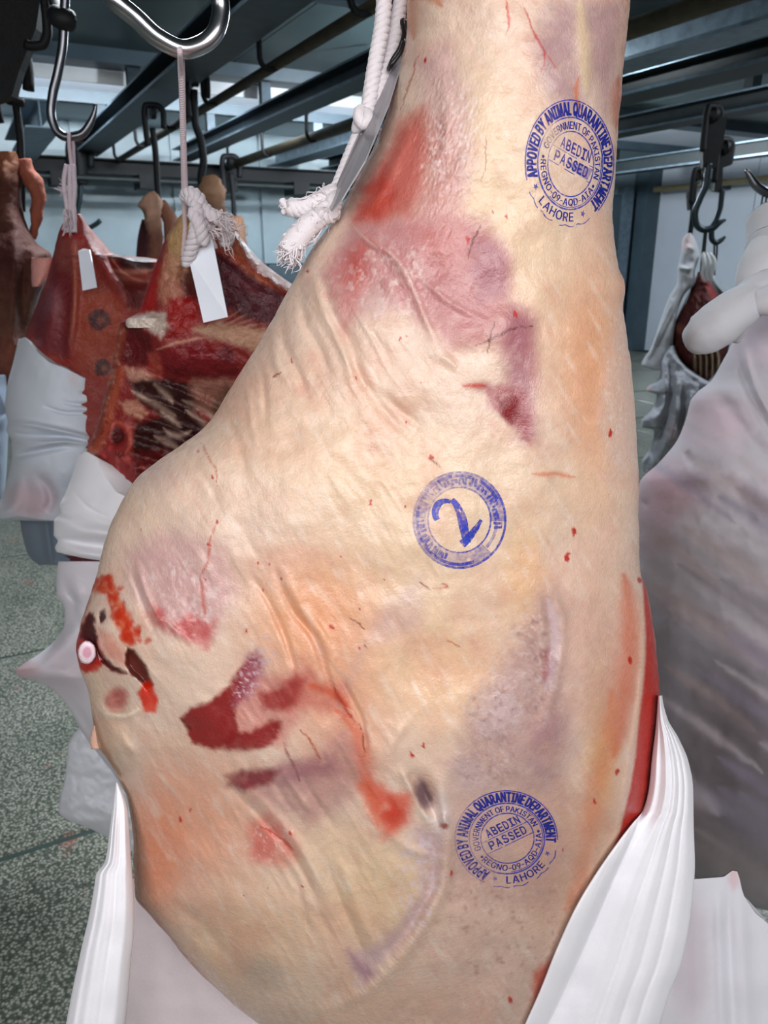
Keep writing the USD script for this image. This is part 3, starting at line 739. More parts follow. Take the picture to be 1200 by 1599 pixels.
# the red cut muscle down the right edge, with its pale rim
RED = [(1001, 880), (1012, 925), (1022, 980), (1032, 1060), (1040, 1120), (1030, 1200), (1020, 1270), (970, 1330), (940, 1370), (968, 1300), (985, 1230), (993, 1180), (998, 1120), (1006, 1060), (1009, 1000), (1006, 940)]
_wx, _wy = p.wx, p.wy; p.wx, p.wy = p.x + .15 * (_wx - p.x), p.y + .15 * (_wy - p.y)
p.poly(RED, (198, 38, 20), 3, .97, .05)
p.wx, p.wy = _wx, _wy
p.line([(1003, 930), (1004, 1010), (999, 1080), (984, 1180), (966, 1280), (940, 1350)], (238, 204, 184), 5, .85, warp=.15)
p.line([(905, 0), (912, 70), (916, 145)], (232, 208, 172), 12, .7)
p.poly([(845, 1015), (858, 1010), (866, 1050), (852, 1066)], (160, 82, 84), 6, .75, .3)
p.line([(855, 935), (868, 990), (862, 1050), (850, 1080)], (214, 196, 204), 9, .55)
for cx, cy, rx, ry in ((770, 1120, 45, 40), (735, 1210, 40, 30), (800, 1090, 30, 45), (850, 1180, 40, 60)):
    p.blob(cx, cy, rx, ry, (212, 190, 190), .5, 20, .9, .95)
for cx, cy, rx, ry, k in ((770, 1110, 55, 60, 1), (830, 990, 34, 60, 2), (760, 1190, 60, 50, 3), (850, 1080, 34, 80, 4)):
    p.speckle(cx, cy, rx, ry, (222, 204, 204), 4.2, .50, .5, 80 + k); p.speckle(cx, cy, rx, ry, (146, 104, 106), 9, .55, .45, 90 + k)
p.speckle(760, 1480, 140, 130, (230, 204, 186), 9, .5, .6, 99); p.speckle(780, 1440, 130, 150, (180, 140, 126), 8, .56, .5, 98); p.speckle(420, 1318, 46, 44, (240, 206, 200), 4, .55, .8, 97); p.speckle(965, 640, 26, 180, (240, 220, 208), 5, .52, .6, 96)
p.speckle(705, 210, 46, 110, (236, 216, 212), 7, .5, .7, 95, 10); p.speckle(290, 930, 80, 70, (236, 216, 212), 8, .5, .6, 94, 30); p.speckle(655, 1370, 40, 110, (226, 206, 208), 7, .48, .8, 93); p.speckle(610, 440, 110, 80, (230, 206, 200), 9, .5, .6, 92)
p.line([(548, 348), (578, 378), (612, 398), (642, 442), (667, 502), (690, 555)], (232, 202, 188), 3.5, .5, warp=.05)
p.line([(575, 372), (600, 392), (612, 402)], (186, 84, 78), 2, .5, warp=.1)
p.blob(852, 1160, 26, 60, (160, 106, 112), .5, 12, .9, .6); p.blob(690, 1270, 18, 40, (226, 214, 214), .6, 0, .9, .5)
p.blob(662, 1240, 13, 28, (150, 120, 128), .9, -18, .5, .2); p.line([(655, 1270), (675, 1282), (695, 1296)], (228, 214, 208), 4, .8); p.blob(694, 1290, 7, 5, (170, 60, 50), .8)
p.blob(330, 1530, 60, 30, (206, 184, 170), .3, 30, .9, .5); p.blob(410, 1520, 40, 26, (176, 166, 156), .5, 30, .9, .6); p.blob(650, 1590, 80, 50, (196, 168, 152), .5, 0, .9, .7)
# the sawn joint at the left edge
p.poly([(148, 905), (175, 898), (190, 940), (205, 960), (212, 1005), (196, 1006), (182, 975), (172, 940), (150, 925)], (216, 96, 50), 7, .9, .35)
for k in range(60):
    t = rng.uniform(0, 1); cx, cy = 158 + 50 * t + rng.normal(0, 9), 905 + 98 * t + rng.normal(0, 8)
    p.blob(cx, cy, rng.uniform(3, 7), rng.uniform(3, 8), (204, 58, 18), .7, rng.uniform(0, 90), .7)
p.poly([(146, 935), (166, 928), (172, 960), (172, 1000), (190, 1020), (196, 1042), (172, 1034), (156, 1004), (148, 965)], (236, 206, 190), 4, .92, .1)
p.poly([(155, 985), (172, 990), (192, 1018), (196, 1040), (172, 1032), (158, 1010)], (218, 142, 122), 8, .7, .4)
p.poly([(128, 975), (140, 955), (150, 990), (160, 1018), (160, 1040), (150, 1052), (126, 1046), (112, 1015)], (196, 26, 30), 4, .95, 0)
p.line([(150, 1006), (158, 1026), (174, 1044), (198, 1052)], (110, 24, 22), 5, .9, warp=.2); p.line([(138, 966), (140, 985), (148, 1008)], (84, 18, 22), 7, .9, warp=.2); p.poly(CAV1, (88, 20, 22), 3, .95, 0); p.poly(CAV2, (110, 34, 26), 3, .95, 0); p.blob(159, 963, 6.5, 12, (84, 44, 40), .97, 10, .35)
p.poly([(122, 1040), (150, 1034), (158, 1028), (154, 1050), (132, 1052)], (206, 30, 18), 4, .9, .1)
p.poly([(224, 1066), (234, 1062), (246, 1090), (242, 1112), (226, 1108), (214, 1082)], (224, 52, 24), 4, .95, .05); p.blob(236, 1104, 13, 9, (232, 104, 84), .8)
p.blob(182, 1092, 20, 21, (204, 130, 120), .9, 0, .4, .3); p.blob(184, 1090, 11, 11, (190, 96, 92), .7, 0, .6, .5); p.line([(152, 1098), (165, 1114), (190, 1118), (216, 1106)], (246, 226, 206), 5, .8); p.blob(150, 1075, 12, 30, (238, 214, 188), .6)
p.line([(140, 1110), (158, 1160), (190, 1212)], (176, 116, 86), 6, .7); p.blob(190, 1258, 8, 4, (200, 50, 28), .7)
p.line([(212, 1400), (262, 1462), (312, 1522), (372, 1577)], (198, 90, 80), 5, .6); p.poly([(835, 1520), (870, 1490), (860, 1580), (830, 1600)], (206, 90, 64), 8, .8, .2)
p.line([(150, 900), (136, 945), (126, 985)], (190, 40, 40), 3, .5)
# blood drops, little veins and hairs
for x, y, r in [(338, 815, 4), (575, 787, 3.5), (403, 878, 3.5), (418, 880, 2.5), (383, 985, 3), (517, 979, 5), (412, 920, 3), (632, 790, 3), (770, 330, 4), (792, 340, 4), (952, 677, 5), (983, 1030, 5), (964, 1205, 6), (929, 1252, 5), (705, 1362, 5), (280, 1278, 5), (296, 1265, 2.5),
                (222, 825, 3), (325, 850, 3), (480, 422, 3), (455, 563, 3), (633, 657, 3), (672, 715, 5), (440, 905, 2.5), (556, 590, 3), (625, 530, 3), (635, 525, 2.5), (656, 595, 2), (895, 832, 6), (884, 870, 6), (998, 905, 5), (730, 375, 6), (805, 490, 7), (662, 95, 4), (660, 1165, 4), (640, 1180, 4),
                (795, 1560, 5), (880, 1330, 4), (310, 705, 3), (330, 745, 2.5), (450, 1300, 3), (470, 1385, 2.5), (530, 870, 2), (600, 905, 2), (560, 950, 2.5), (500, 940, 2), (560, 1010, 2), (320, 905, 3), (420, 1385, 2.5), (380, 1400, 2)]:
    k = np.nonzero((np.abs(p.x - x) < 14) & (np.abs(p.y - y) < 18))[0]
    d = np.hypot((p.wx[k] - x - 1) / (r * .6), (p.wy[k] - y) / (r * 1.05)) + 2.0 * (p.n1[k] - .5)
    p._mix(k, (1 - sm(.6, 1.25, d)) * .92, (196, 38, 20))
for pts, w, col in [([(340, 815), (330, 840), (322, 880), (312, 905)], 1.8, (200, 110, 90)), ([(312, 905), (316, 930), (322, 960)], 3.5, (206, 120, 110)), ([(790, 0), (795, 30), (792, 50)], 2.2, (206, 70, 60)), ([(820, 10), (835, 55), (850, 80), (845, 115)], 2.2, (200, 80, 80)), ([(850, 80), (872, 110)], 1.6, (206, 110, 100)),
                    ([(905, 120), (900, 150), (908, 170)], 3, (216, 130, 90)), ([(730, 405), (740, 375), (752, 350)], 2.0, (120, 50, 50)), ([(775, 500), (765, 530), (760, 560)], 1.6, (110, 60, 60)), ([(740, 540), (770, 528), (800, 515), (835, 510)], 2.0, (110, 50, 56)), ([(520, 1070), (540, 1105), (556, 1130)], 2.4, (190, 60, 40)),
                    ([(560, 1130), (568, 1160), (566, 1185)], 1.2, (110, 70, 50)), ([(672, 715), (680, 722), (690, 735)], 1.4, (120, 60, 50)), ([(675, 920), (700, 915), (685, 908)], 1.4, (190, 80, 60)), ([(655, 910), (672, 922)], 1.2, (150, 70, 50)), ([(545, 965), (560, 972), (572, 985)], 1.2, (130, 80, 60)), ([(570, 1000), (575, 1015)], 1.2, (130, 80, 60)),
                    ([(340, 760), (320, 700), (312, 690)], 1.4, (190, 100, 80)), ([(425, 590), (440, 580)], 1.6, (150, 80, 70)), ([(470, 1140), (490, 1165), (500, 1190)], 1.8, (170, 90, 70)), ([(695, 1000), (720, 1010)], 1.4, (200, 120, 90)), ([(830, 740), (870, 742), (900, 745)], 4, (222, 150, 120)), ([(440, 1155), (460, 1200), (470, 1220)], 2, (150, 90, 90)),
                    ([(655, 80), (640, 130), (625, 170)], 1.6, (190, 120, 90)), ([(760, 210), (758, 260), (752, 285)], 1.2, (170, 130, 100)), ([(405, 1290), (440, 1310), (460, 1330)], 2.2, (196, 70, 50))]:
    p.line(pts, col, w, .85, warp=.8)
p.c = np.clip(p.c, 0, 1) ** 1.14 * .87

mq = thing('meat_quarter', 'large hanging quarter of meat with pale fat and blue inspection stamps, in front', 'meat', P(600, 1760, 0.64))
part(mq, 'flesh', (MQ.V, MQ.F), 'fat', True, col=p.c)


# sawn bone end and torn scraps at the left edge
def disc_on(px, py, rx, ry, lift, ring=28, dome=0.003, rough=0.0, seed=0):
    r_ = np.random.default_rng(seed)
    rad = [0.0, 0.35, 0.6, 0.8, 0.93, 1.0]; V = []; col = []
    _a = np.linspace(0, 2 * np.pi, 24)
    base = float(skin(px + rx * .75 * np.cos(_a), py + ry * .75 * np.sin(_a)).min()) - lift
    for k, q in enumerate(rad):
        for j in range(ring):
            a = 2 * np.pi * j / ring
            w = 1 + rough * r_.uniform(-1, 1) * (k > 0)
            V.append(P(np.array(px + rx * q * w * math.cos(a)), np.array(py + ry * q * w * math.sin(a)), np.array(base - dome * (1 - q ** 4) + (0.035 if q == 1 else 0))))
    F = []
    for k in range(len(rad) - 1):
        for j in range(ring):
            a, b_ = k * ring + j, k * ring + (j + 1) % ring
            F += [[a, a + ring, b_ + ring], [a, b_ + ring, b_]]
    return np.array(V), np.array(F), np.repeat(rad, ring)


v, f, q = disc_on(136, 1019, 15, 19, 0.004, rough=0.05, seed=1)
cc = np.where((q < 0.5)[:, None], lin((206, 150, 168)), lin((236, 206, 214))); cc = np.where((q > 0.95)[:, None], lin((190, 60, 70)), cc)
be = part(mq, 'bone_end', (v, f), 'fat', True, col=cc, label='round pink sawn bone end')
v, f, q = disc_on(136, 1019, 8, 10.5, 0.0085, rough=0.12, seed=2, dome=0.001)
part(be, 'marrow', (v, f), 'fat', True, col=np.tile(lin((212, 150, 168)), (len(v), 1)), label='darker pink core of the bone')
SC = loft([(146, 1132), (142, 1145), (141, 1158), (143, 1170)], [(152, 1132), (158, 1145), (160, 1158), (157, 1170)], 0.615, 0.006, ny=20, nx=16, nb=8, wob=2.0, seed=4)
part(mq, 'skin_scrap', (SC.V, SC.F), 'fat', True, col=np.tile(lin((226, 176, 156)), (len(SC.V), 1)))

# ---- inspection stamps: ink lying on the fat


def to_skin(xy, z, lift):
    return P(xy[:, 0], xy[:, 1], skin(xy[:, 0], xy[:, 1]) - lift - z)


INK = {}


def glyph(ch, bold):
    if (ch, bold) not in INK:
        g = meshkit.text_mesh(ch, 1.0, 0.02, bold)
        INK[(ch, bold)] = (np.array(g.vertices), np.array(g.faces))
    return INK[(ch, bold)]


class Ink:
    def __init__(self, fade):
        self.V, self.F, self.A, self.n, self.fade = [], [], [], 0, fade

    def add(self, xy, z, F, lift=0.00045):
        lift = lift + 1e-6 * (len(self.V) % 97)
        self.V.append(to_skin(xy, z, lift)); self.F.append(np.asarray(F) + self.n); self.n += len(xy); self.A.append(self.fade(xy[:, 0], xy[:, 1]))

    def stroke(self, pts, w, gaps=0.0):
        q = np.array(pts, float); t = np.gradient(q, axis=0); t /= np.linalg.norm(t, axis=1, keepdims=True) + 1e-9
        nrm = np.stack([-t[:, 1], t[:, 0]], 1); ww = np.broadcast_to(np.asarray(w, float), (len(q),))[:, None]
        V = np.vstack([q + nrm * ww / 2, q - nrm * ww / 2]); k = len(q); F = []
        for i in range(k - 1):
            F += [[i, i + 1, k + i + 1], [i, k + i + 1, k + i]]
        self.add(V, 0.0, F)

    def on_ring(self, text, T, r, h, a0, a1, wid=0.8, bold=False, inward=False):
        """Letters set round an ellipse; T maps the stamp's own disc (x right, y down) to where it lies; angles clockwise from the top, in degrees."""
        ws = [0.34 if ch == ' ' else float(np.ptp(glyph(ch, bold)[0][:, 0])) + 0.20 for ch in text]
        at, tot = np.cumsum(ws) - np.array(ws) / 2, sum(ws)
        sx = abs(math.radians(a1 - a0)) * r / tot
        for k, ch in enumerate(text):
            if ch == ' ':
                continue
            ang = math.radians(a0 + (a1 - a0) * at[k] / tot)
            V, F = glyph(ch, bold); w = V[:, 0].max() - V[:, 0].min()
            x = (V[:, 0] - V[:, 0].min() - w / 2) * sx; y = (V[:, 1] - 0.5) * h
            if inward:
                x, y = -x, -y
            er = np.array([math.sin(ang), -math.cos(ang)]); et = np.array([math.cos(ang), math.sin(ang)])
            for dx in ((-.010, 0, .010) if bold else (-.004, .004)):
                self.add(T(er * (r + y)[:, None] + et * (x + dx)[:, None]), 0.0, F)

    def text(self, s, T, cx, cy, h, width):
        n = len(s)
        for k, ch in enumerate(s):
            V, F = glyph(ch, True); w = V[:, 0].max() - V[:, 0].min(); cell = width / n
            x = (V[:, 0] - V[:, 0].min() - w / 2) / max(w, 0.3) * cell * 0.8 + cx + (k + 0.5 - n / 2) * cell
            self.add(T(np.stack([x, cy - (V[:, 1] - 0.5) * h], 1)), 0.0, F)

    def star(self, T, r, ang, size):
        c = np.array([math.sin(ang), -math.cos(ang)]) * r
        q = [c] + [c + size * (1 if i % 2 == 0 else 0.42) * np.array([math.sin(ang + i * math.pi / 5), -math.cos(ang + i * math.pi / 5)]) for i in range(10)]
        self.add(T(np.array(q)), 0.0, [[0, 1 + i, 1 + (i + 1) % 10] for i in range(10)])

    def build(self, parent, label):
        V, F = np.vstack(self.V), np.vstack(self.F)
        part(parent, 'ink_stamp', (V, F), 'ink', False, alpha=np.clip(np.concatenate(self.A), 0, 1), label=label)


def ring(T, r, w, a0=0, a1=360, wave=0.0, n=140):
    a = np.radians(np.linspace(a0, a1, n)); rr = r + wave * np.abs(np.sin(a * 11))
    return T(np.stack([rr * np.sin(a), -rr * np.cos(a)], 1))


def round_stamp(cx, cy, rx, ry, rot, inner, fade, label, word):
    c, s = math.cos(math.radians(rot)), math.sin(math.radians(rot))

    def T(q):
        x, y = q[:, 0] * c - q[:, 1] * s, q[:, 0] * s + q[:, 1] * c
        rr = np.hypot(q[:, 0], q[:, 1])[:, None]
        k = np.clip(rr, 0, 1)
        off = np.array(inner) * (1 - k)
        return np.array([cx, cy]) + np.stack([x * rx, y * ry], 1) + off
    I = Ink(fade)
    I.stroke(ring(T, 1.0, 0, -128, 118), 1.8)
    for a in (140, 162, 190, 212):
        I.stroke(ring(T, 0.99, 0, a - 9, a + 9, 0.03, 24), 1.3)
    I.stroke(ring(T, 0.735, 0), 2.2); I.stroke(ring(T, 0.70, 0, 60, 200), 1.0)
    I.stroke(ring(T, 0.52, 0), 1.8)
    I.on_ring('APPOVED BY ANIMAL QUARANTINE DEPARTMENT', T, 0.868, 0.20, -128, 122, 0.92, True)
    I.on_ring('LAHORE', T, 0.86, 0.15, 208, 152, 0.8, False, True)
    I.star(T, 0.86, math.radians(222), 0.06); I.star(T, 0.86, math.radians(138), 0.06)
    I.on_ring('GOVERNMENT OF PAKISTAN', T, 0.615, 0.115, -88, 92, 0.78)
    I.on_ring('\u2022REGNO-09-AQD-AIA\u2022', T, 0.615, 0.115, 262, 100, 0.78, False, True)
    I.text('ABEDIN', T, 0.02, -0.26, 0.17, 0.74); I.text('PASSED', T, 0.0, -0.01, 0.17, 0.82)
    I.stroke(T(np.array([[-0.5, -0.135], [0.0, -0.135], [0.5, -0.135]])), 1.2); I.stroke(T(np.array([[-0.49, 0.12], [0.0, 0.12], [0.49, 0.12]])), 1.2)
    if word:                                            # the bar behind the second word has taken ink
        xs = np.linspace(-0.12, 0.47, 14); I.fade = lambda x, y: 0.30 + 0.25 * N2(x, y, 12.0, 5, 2)
        I.stroke(T(np.stack([xs, xs * 0 - 0.005], 1)), np.interp(xs, [-.12, .2, .47], [2.0, 17.0, 19.0]))
        I.fade = fade
    I.build(mq, label)


round_stamp(890, 254, 69, 98, 22, (4, 4), lambda x, y: np.clip(0.95 - 0.8 * np.exp(-(((x - 860) / 20) ** 2 + ((y - 205) / 20) ** 2)) - 0.5 * np.exp(-(((x - 862) / 22) ** 2 + ((y - 240) / 26) ** 2)), 0.12, 1), 'blue round stamp near the top right', True)
round_stamp(791, 1310, 80, 75, -27, (4, -2), lambda x, y: np.clip(0.30 + 0.80 * sm(725, 790, x + 0.4 * (1300 - y)) + 0.35 * sm(1370, 1400, y), 0.12, 1), 'blue round stamp at the lower right, faded on its left', False)

# the smaller stamp with a hand-written figure
I = Ink(lambda x, y: np.clip(0.42 + 0.5 * sm(690, 780, x + 0.5 * (y - 811)) - 0.25 * np.exp(-(((x - 668) / 25) ** 2 + ((y - 780) / 30) ** 2)), 0.15, 1))
T3 = lambda q: np.array([718, 812]) + q * np.array([74.0, 77.0])
I.stroke(ring(T3, 0.97, 0), 3.4); I.stroke(ring(T3, 0.66, 0), 2.4)
for a0, a1 in ((-120, -10), (-8, 20), (160, 236), (28, 62)):
    I.stroke(ring(T3, 0.90, 0, a0, a1, 0.0, 40), 5.0)
rs = np.random.default_rng(9)
for k in range(30):
    a = math.radians(-160 + k * 10.6 + rs.uniform(-2, 2)); l = rs.uniform(0.08, 0.20); e = np.array([math.sin(a), -math.cos(a)]); tt = np.array([math.cos(a), math.sin(a)])
    if 95 < math.degrees(a) % 360 < 150:
        continue
    I.stroke(T3(np.array([e * 0.72, e * (0.72 + l), e * (0.72 + l) + tt * 0.07, e * 0.74 + tt * 0.09])), rs.uniform(2.5, 5.5))
I.fade = lambda x, y: np.clip(0.20 + 0.22 * sm(690, 790, x) + .1 * np.sin(x * .31) * np.sin(y * .27), .1, .6)
I.stroke(ring(T3, 0.81, 0, -225, 92), 22.0); I.stroke(ring(T3, 0.79, 0, 96, 134), 5.0)
I.build(mq, 'small blurred blue ring stamp in the middle')
I = Ink(lambda x, y: 0.95 + 0 * x)
I.stroke(dense([(683, 812), (680, 800), (686, 786), (698, 782), (704, 784)], 20), np.interp(np.linspace(0, 1, 20), [0, .5, 1], [9, 12, 5]))
I.stroke(dense([(706, 780), (714, 790), (722, 810), (726, 830), (730, 848)], 24), np.interp(np.linspace(0, 1, 24), [0, .5, 1], [8, 15, 12]))
I.stroke(dense([(722, 850), (734, 838), (744, 824), (752, 812)], 20), np.interp(np.linspace(0, 1, 20), [0, .4, 1], [13, 11, 5]))
I.stroke(dense([(727, 836), (738, 834), (748, 820)], 12), 5.0)
path = numbered(mq, 'ink_figure')
mm = usdkit.mesh(stage, path, (np.vstack(I.V) - BASE[mq], np.vstack(I.F)), MAT['ink'], smooth=False)
UsdGeom.PrimvarsAPI(mm).CreatePrimvar('cover', Sdf.ValueTypeNames.FloatArray, 'vertex').Set(Vt.FloatArray.FromNumpy(np.concatenate(I.A).astype(np.float32)))
setdata(mm.GetPrim(), 'handwritten blue figure 2 inside the ring stamp')


# ------------------------------------------------------------------ cloth round the front quarter
def tintcol(b, base, patches=(), seed=5, vary=0.06, warp=5.0):
    q = Paint(b, base, seed, warp)
    q.c *= (1 - vary + 2 * vary * q.n3)[:, None]
    for pa in patches:
        if pa[0] == 'b':
            q.blob(*pa[1:])
        elif pa[0] == 'l':
            q.line(*pa[1:])
        else:
            q.poly(*pa[1:])
    return np.clip(q.c, 0, 1)


def pleats(L, R, specs):
    """Folds that run down with the cloth; given as (position across 0..1, width, height)."""
    fl, fr = curve_fn(L), curve_fn(R)

    def d(px, py):
        s = (px - fl(py)) / np.maximum(fr(py) - fl(py), 1.0)
        h = 0 * s
        for c, w, a in specs:
            cc = c + 0.04 * (N2(py, py * 0 + c * 50, 160.0, 3, 2) - 0.5)
            h = h + .5 * a * np.exp(-((s - cc) / w) ** 2)
        return (h + (N2(px, py, 70.0, 12, 2) - 0.5) * 0.006) * sm(0, 90, py - py.min())
    return d


wc = thing('wrapping_cloth', 'white stockinette cloth hanging open round the front quarter of meat', 'cloth', P(600, 1640, 0.64))
CL = [(181, 1222), (172, 1290), (164, 1345), (150, 1366), (147, 1386), (140, 1425), (125, 1490), (103, 1599), (88, 1690)]
CR = [(184, 1222), (199, 1265), (204, 1330), (209, 1400), (210, 1440), (205, 1500), (200, 1560), (196, 1599), (190, 1690)]
b = loft(CL, CR, [(1222, 0.60), (1400, 0.575), (1690, 0.56)], [(1222, 0.004), (1300, 0.010), (1600, 0.02)], Tb=0.006, ny=220, nx=60, nb=12, n=2.0, disp=pleats(CL, CR, [(0.3, .10, .006), (0.55, .05, -.003), (0.8, .08, .003), (0.12, .05, .004)]))
part(wc, 'left_fold', (b.V, b.F), 'cloth', True, col=tintcol(b, (244, 242, 248)))
BL = [(196, 1370), (194, 1500), (190, 1690)]; BR = [(900, 1370), (930, 1500), (960, 1690)]
b = loft(BL, BR, [(1370, 0.68), (1690, 0.69)], 0.012, Tb=0.006, ny=90, nx=120, nb=10, n=3, disp=lambda x, y: (N2(x, y, 90.0, 4, 3) - .5) * .02 + .006 * np.exp(-((x - 250) / 30) ** 2))
part(wc, 'back_panel', (b.V, b.F), 'cloth', True, col=tintcol(b, (238, 222, 226)), label='pinkish inner side of the cloth behind the meat')
RL = [(1028, 1086), (1025, 1130), (1019, 1180), (1013, 1235), (1004, 1266), (988, 1285), (965, 1315), (930, 1365), (900, 1415), (870, 1480), (842, 1550), (820, 1599), (780, 1690)]
RR = [(1035, 1086), (1043, 1122), (1060, 1152), (1076, 1190), (1083, 1230), (1084, 1290), (1086, 1350), (1084, 1385), (1078, 1440), (1066, 1500), (1045, 1555), (1032, 1599), (1010, 1690)]
_fr, _fl = curve_fn(RR), curve_fn(RL)
_pl = pleats(RL, RR, [(.14, .05, .003), (.25, .06, -.003), (.40, .05, .003), (.52, .02, -.003), (.60, .045, .004), (.69, .018, -.003), (.76, .03, .002), (.82, .015, -.003), (.90, .05, .004)])


def right_front(px, py, s, D):
    inside = np.minimum(skin(np.minimum(px, curve_fn(MR)(py) - 3), py, True), 0.64)
    base = inside * (1 - sm(0.0, 0.9, s)) + (0.60 + 0.02 * s) * sm(0.0, 0.9, s)
    return base - 0.010 - 0.018 * np.sqrt(np.clip(s * (1 - s) * 4, 0, 1)) - _pl(px, py)


b = loft(RL, RR, [(1086, 0.625), (1690, 0.625)], 0.02, Tb=0.004, ny=260, nx=120, nb=14, n=2.0, front=right_front)
part(wc, 'right_fold', (b.V, b.F), 'cloth', True, col=tintcol(b, (244, 242, 248)))
tl = lambda s: np.interp(s, [0, .25, .45, .5, .535, .56, .63, .73, .86, 1], [1368, 1372, 1368, 1358, 1360, 1395, 1425, 1448, 1480, 1520])
SL, SR = [(1015, 1300), (1000, 1599), (980, 1720)], [(1270, 1300), (1300, 1599), (1320, 1720)]
b = loft(SL, SR, [(1300, 0.80), (1720, 0.74)], 0.025, Tb=0.01, ny=140, nx=110, nb=10, n=2.2, ytop=tl, ybot=lambda s: np.full_like(s, 1720.0), disp=pleats(SL, SR, [(.3, .05, .006), (.42, .03, .008), (.48, .02, -.006), (.55, .04, .008), (.7, .03, .006), (.8, .04, -.006)]))
lc = thing('loose_cloth', 'thin white cloth with a peaked corner hanging right of the front quarter', 'cloth', P(1130, 1720, 0.78))
part(lc, 'sheet', (b.V, b.F), 'cloth', True, col=tintcol(b, (232, 230, 238), [('b', 1075, 1500, 40, 120, (206, 192, 198), .6), ('b', 1147, 1370, 10, 20, (226, 190, 196), .7)]))

# ------------------------------------------------------------------ rope and tag on the front quarter
CORD = lin((226, 218, 222))


def cordcol(mm, base=(226, 218, 222)):
    return np.tile(lin(base), (len(mm.vertices), 1))


def line3(pts):
    """pts: (px, py, distance)"""
    a = np.array(pts, float)
    return P(a[:, 0], a[:, 1], a[:, 2])


def frayed(p0, p1, r0, r1, n, seed, spread=1.0):
    """Soft loose yarn ends at the end of a cord."""
    r_ = np.random.default_rng(seed); p0, p1 = np.array(p0), np.array(p1); L = np.linalg.norm(p1 - p0); out = []
    for k in range(n):
        o = r_.normal(0, 1, 3); o /= np.linalg.norm(o)
        a = p0 + o * r0 * .5; c = p0 + (p1 - p0) * r_.uniform(.45, 1.0) + o * r0 * spread * r_.uniform(.5, 1.1)
        pts = [a + (c - a) * f + r_.normal(0, 1, 3) * min(L, .03) * .10 * (f > 0) for f in (0, .3, .6, .85, 1.0)]
        out.append(tube(pts, [r1 * 1.6, r1 * 1.4, r1 * 1.2, r1 * .8, r1 * .3], 5, 12))
    return cat(*out)


mr = thing('rope', 'thick white twisted rope with frayed knot on the front quarter', 'rope', P(560, 300, 0.62))
q = rope(line3([(602, -120, .66), (601, -10, .65), (597, 40, .645), (588, 90, .64), (580, 140, .635), (574, 190, .63)]), 0.0058)
part(mr, 'cord', q, 'cord', True, col=cordcol(q))
q = rope(line3([(632, -120, .67), (628, -10, .66), (620, 40, .655), (608, 90, .65), (594, 135, .64), (584, 190, .635)]), 0.0056)
part(mr, 'cord', q, 'cord', True, col=cordcol(q))
q = cat(tube(line3([(566, 172, .632), (560, 182, .62), (568, 195, .618), (576, 186, .62), (570, 176, .628)]), .0042, 9, 30), tube(line3([(562, 180, .63), (566, 195, .622), (556, 202, .626), (560, 188, .63)]), .0036, 9, 24), tube(line3([(578, 186, .633), (574, 196, .62), (563, 192, .617)]), .0036, 9, 20))
part(mr, 'knot', q, 'cord', True, col=cordcol(q))
q = rope(line3([(568, 195, .63), (552, 232, .628), (540, 262, .624), (528, 292, .618), (520, 312, .612)]), .0052)
part(mr, 'cord', q, 'cord', True, col=cordcol(q))
q = rope(line3([(600, 205, .645), (590, 240, .64), (574, 262, .635), (556, 285, .63)]), .004)
part(mr, 'cord', q, 'cord', True, col=cordcol(q))
# two thick tails below, and the yarn ends
t1 = line3([(524, 300, .612), (505, 312, .606), (482, 322, .604), (466, 326, .604), (452, 322, .604)]); q = cat(rope(t1, .0068, 5, .020), tube(t1, .0062, 9, 30), tube(line3([(455, 323, .604), (444, 318, .603), (440, 312, .604)]), .0026, 7, 12), tube(line3([(454, 325, .604), (446, 329, .603), (442, 332, .604)]), .0024, 7, 12),
        frayed(t1[-1], P(440, 318, .604), .005, .0006, 22, 3), frayed(t1[1], P(508, 292, .6), .004, .0004, 8, 8, 2))
part(mr, 'frayed_end', q, 'cord', True, col=cordcol(q))
t2 = line3([(520, 325, .606), (500, 338, .600), (482, 352, .596), (464, 372, .594), (450, 394, .593)]); q = cat(rope(t2, .0076, 5, .024), tube(t2, [.006, .0075, .008, .009, .0085], 10, 30), frayed(t2[-2], P(446, 412, .593), .009, .0007, 110, 5, 1.1), frayed(t2[1], t2[-1], .009, .0004, 40, 6), frayed(t2[3], t2[-1], .010, .0005, 60, 7))
part(mr, 'frayed_end', q, 'cord', True, col=cordcol(q))
q = cat(rope(line3([(530, 318, .600), (512, 322, .596), (500, 330, .594), (512, 340, .598), (526, 330, .603)]), .0045), tube(line3([(528, 306, .61), (518, 322, .597), (520, 338, .60)]), .005, 9, 20))
part(mr, 'knot', q, 'cord', True, col=cordcol(q))
q = frayed(P(515, 310, .61), P(480, 345, .60), .012, .00035, 40, 12, 1.6)
part(mr, 'loose_yarn', q, 'cord', True, col=cordcol(q), kind='stuff')

tg = thing('label_tag', 'grey plastic tag seen almost edge on beside the white rope', 'tag', P(570, 220, .62))
pl_ = [P(631, 72, .655), P(627, 102, .64), P(607, 160, .605), P(578, 235, .583), P(545, 300, .575), P(523, 328, .578), P(517, 318, .604), P(538, 262, .618), P(576, 176, .628), P(606, 118, .64), P(624, 84, .652)]
part(tg, 'plate', slab([P(629, 76, .652), P(629, 98, .632), P(608, 166, .598), P(572, 252, .578), P(536, 312, .572), P(520, 330, .574), P(516, 322, .600), P(531, 282, .612), P(566, 200, .625), P(598, 134, .637), P(622, 88, .648)], .0012, RIGHT * -1), 'grey_plastic', False)
part(tg, 'wire_loop', tube(line3([(634, 28, .66), (628, 34, .65), (631, 50, .645), (626, 72, .64), (612, 96, .638), (607, 108, .636), (612, 100, .63), (626, 80, .632), (630, 66, .636)]), .0016, 8, 50), 'black_wire', True)


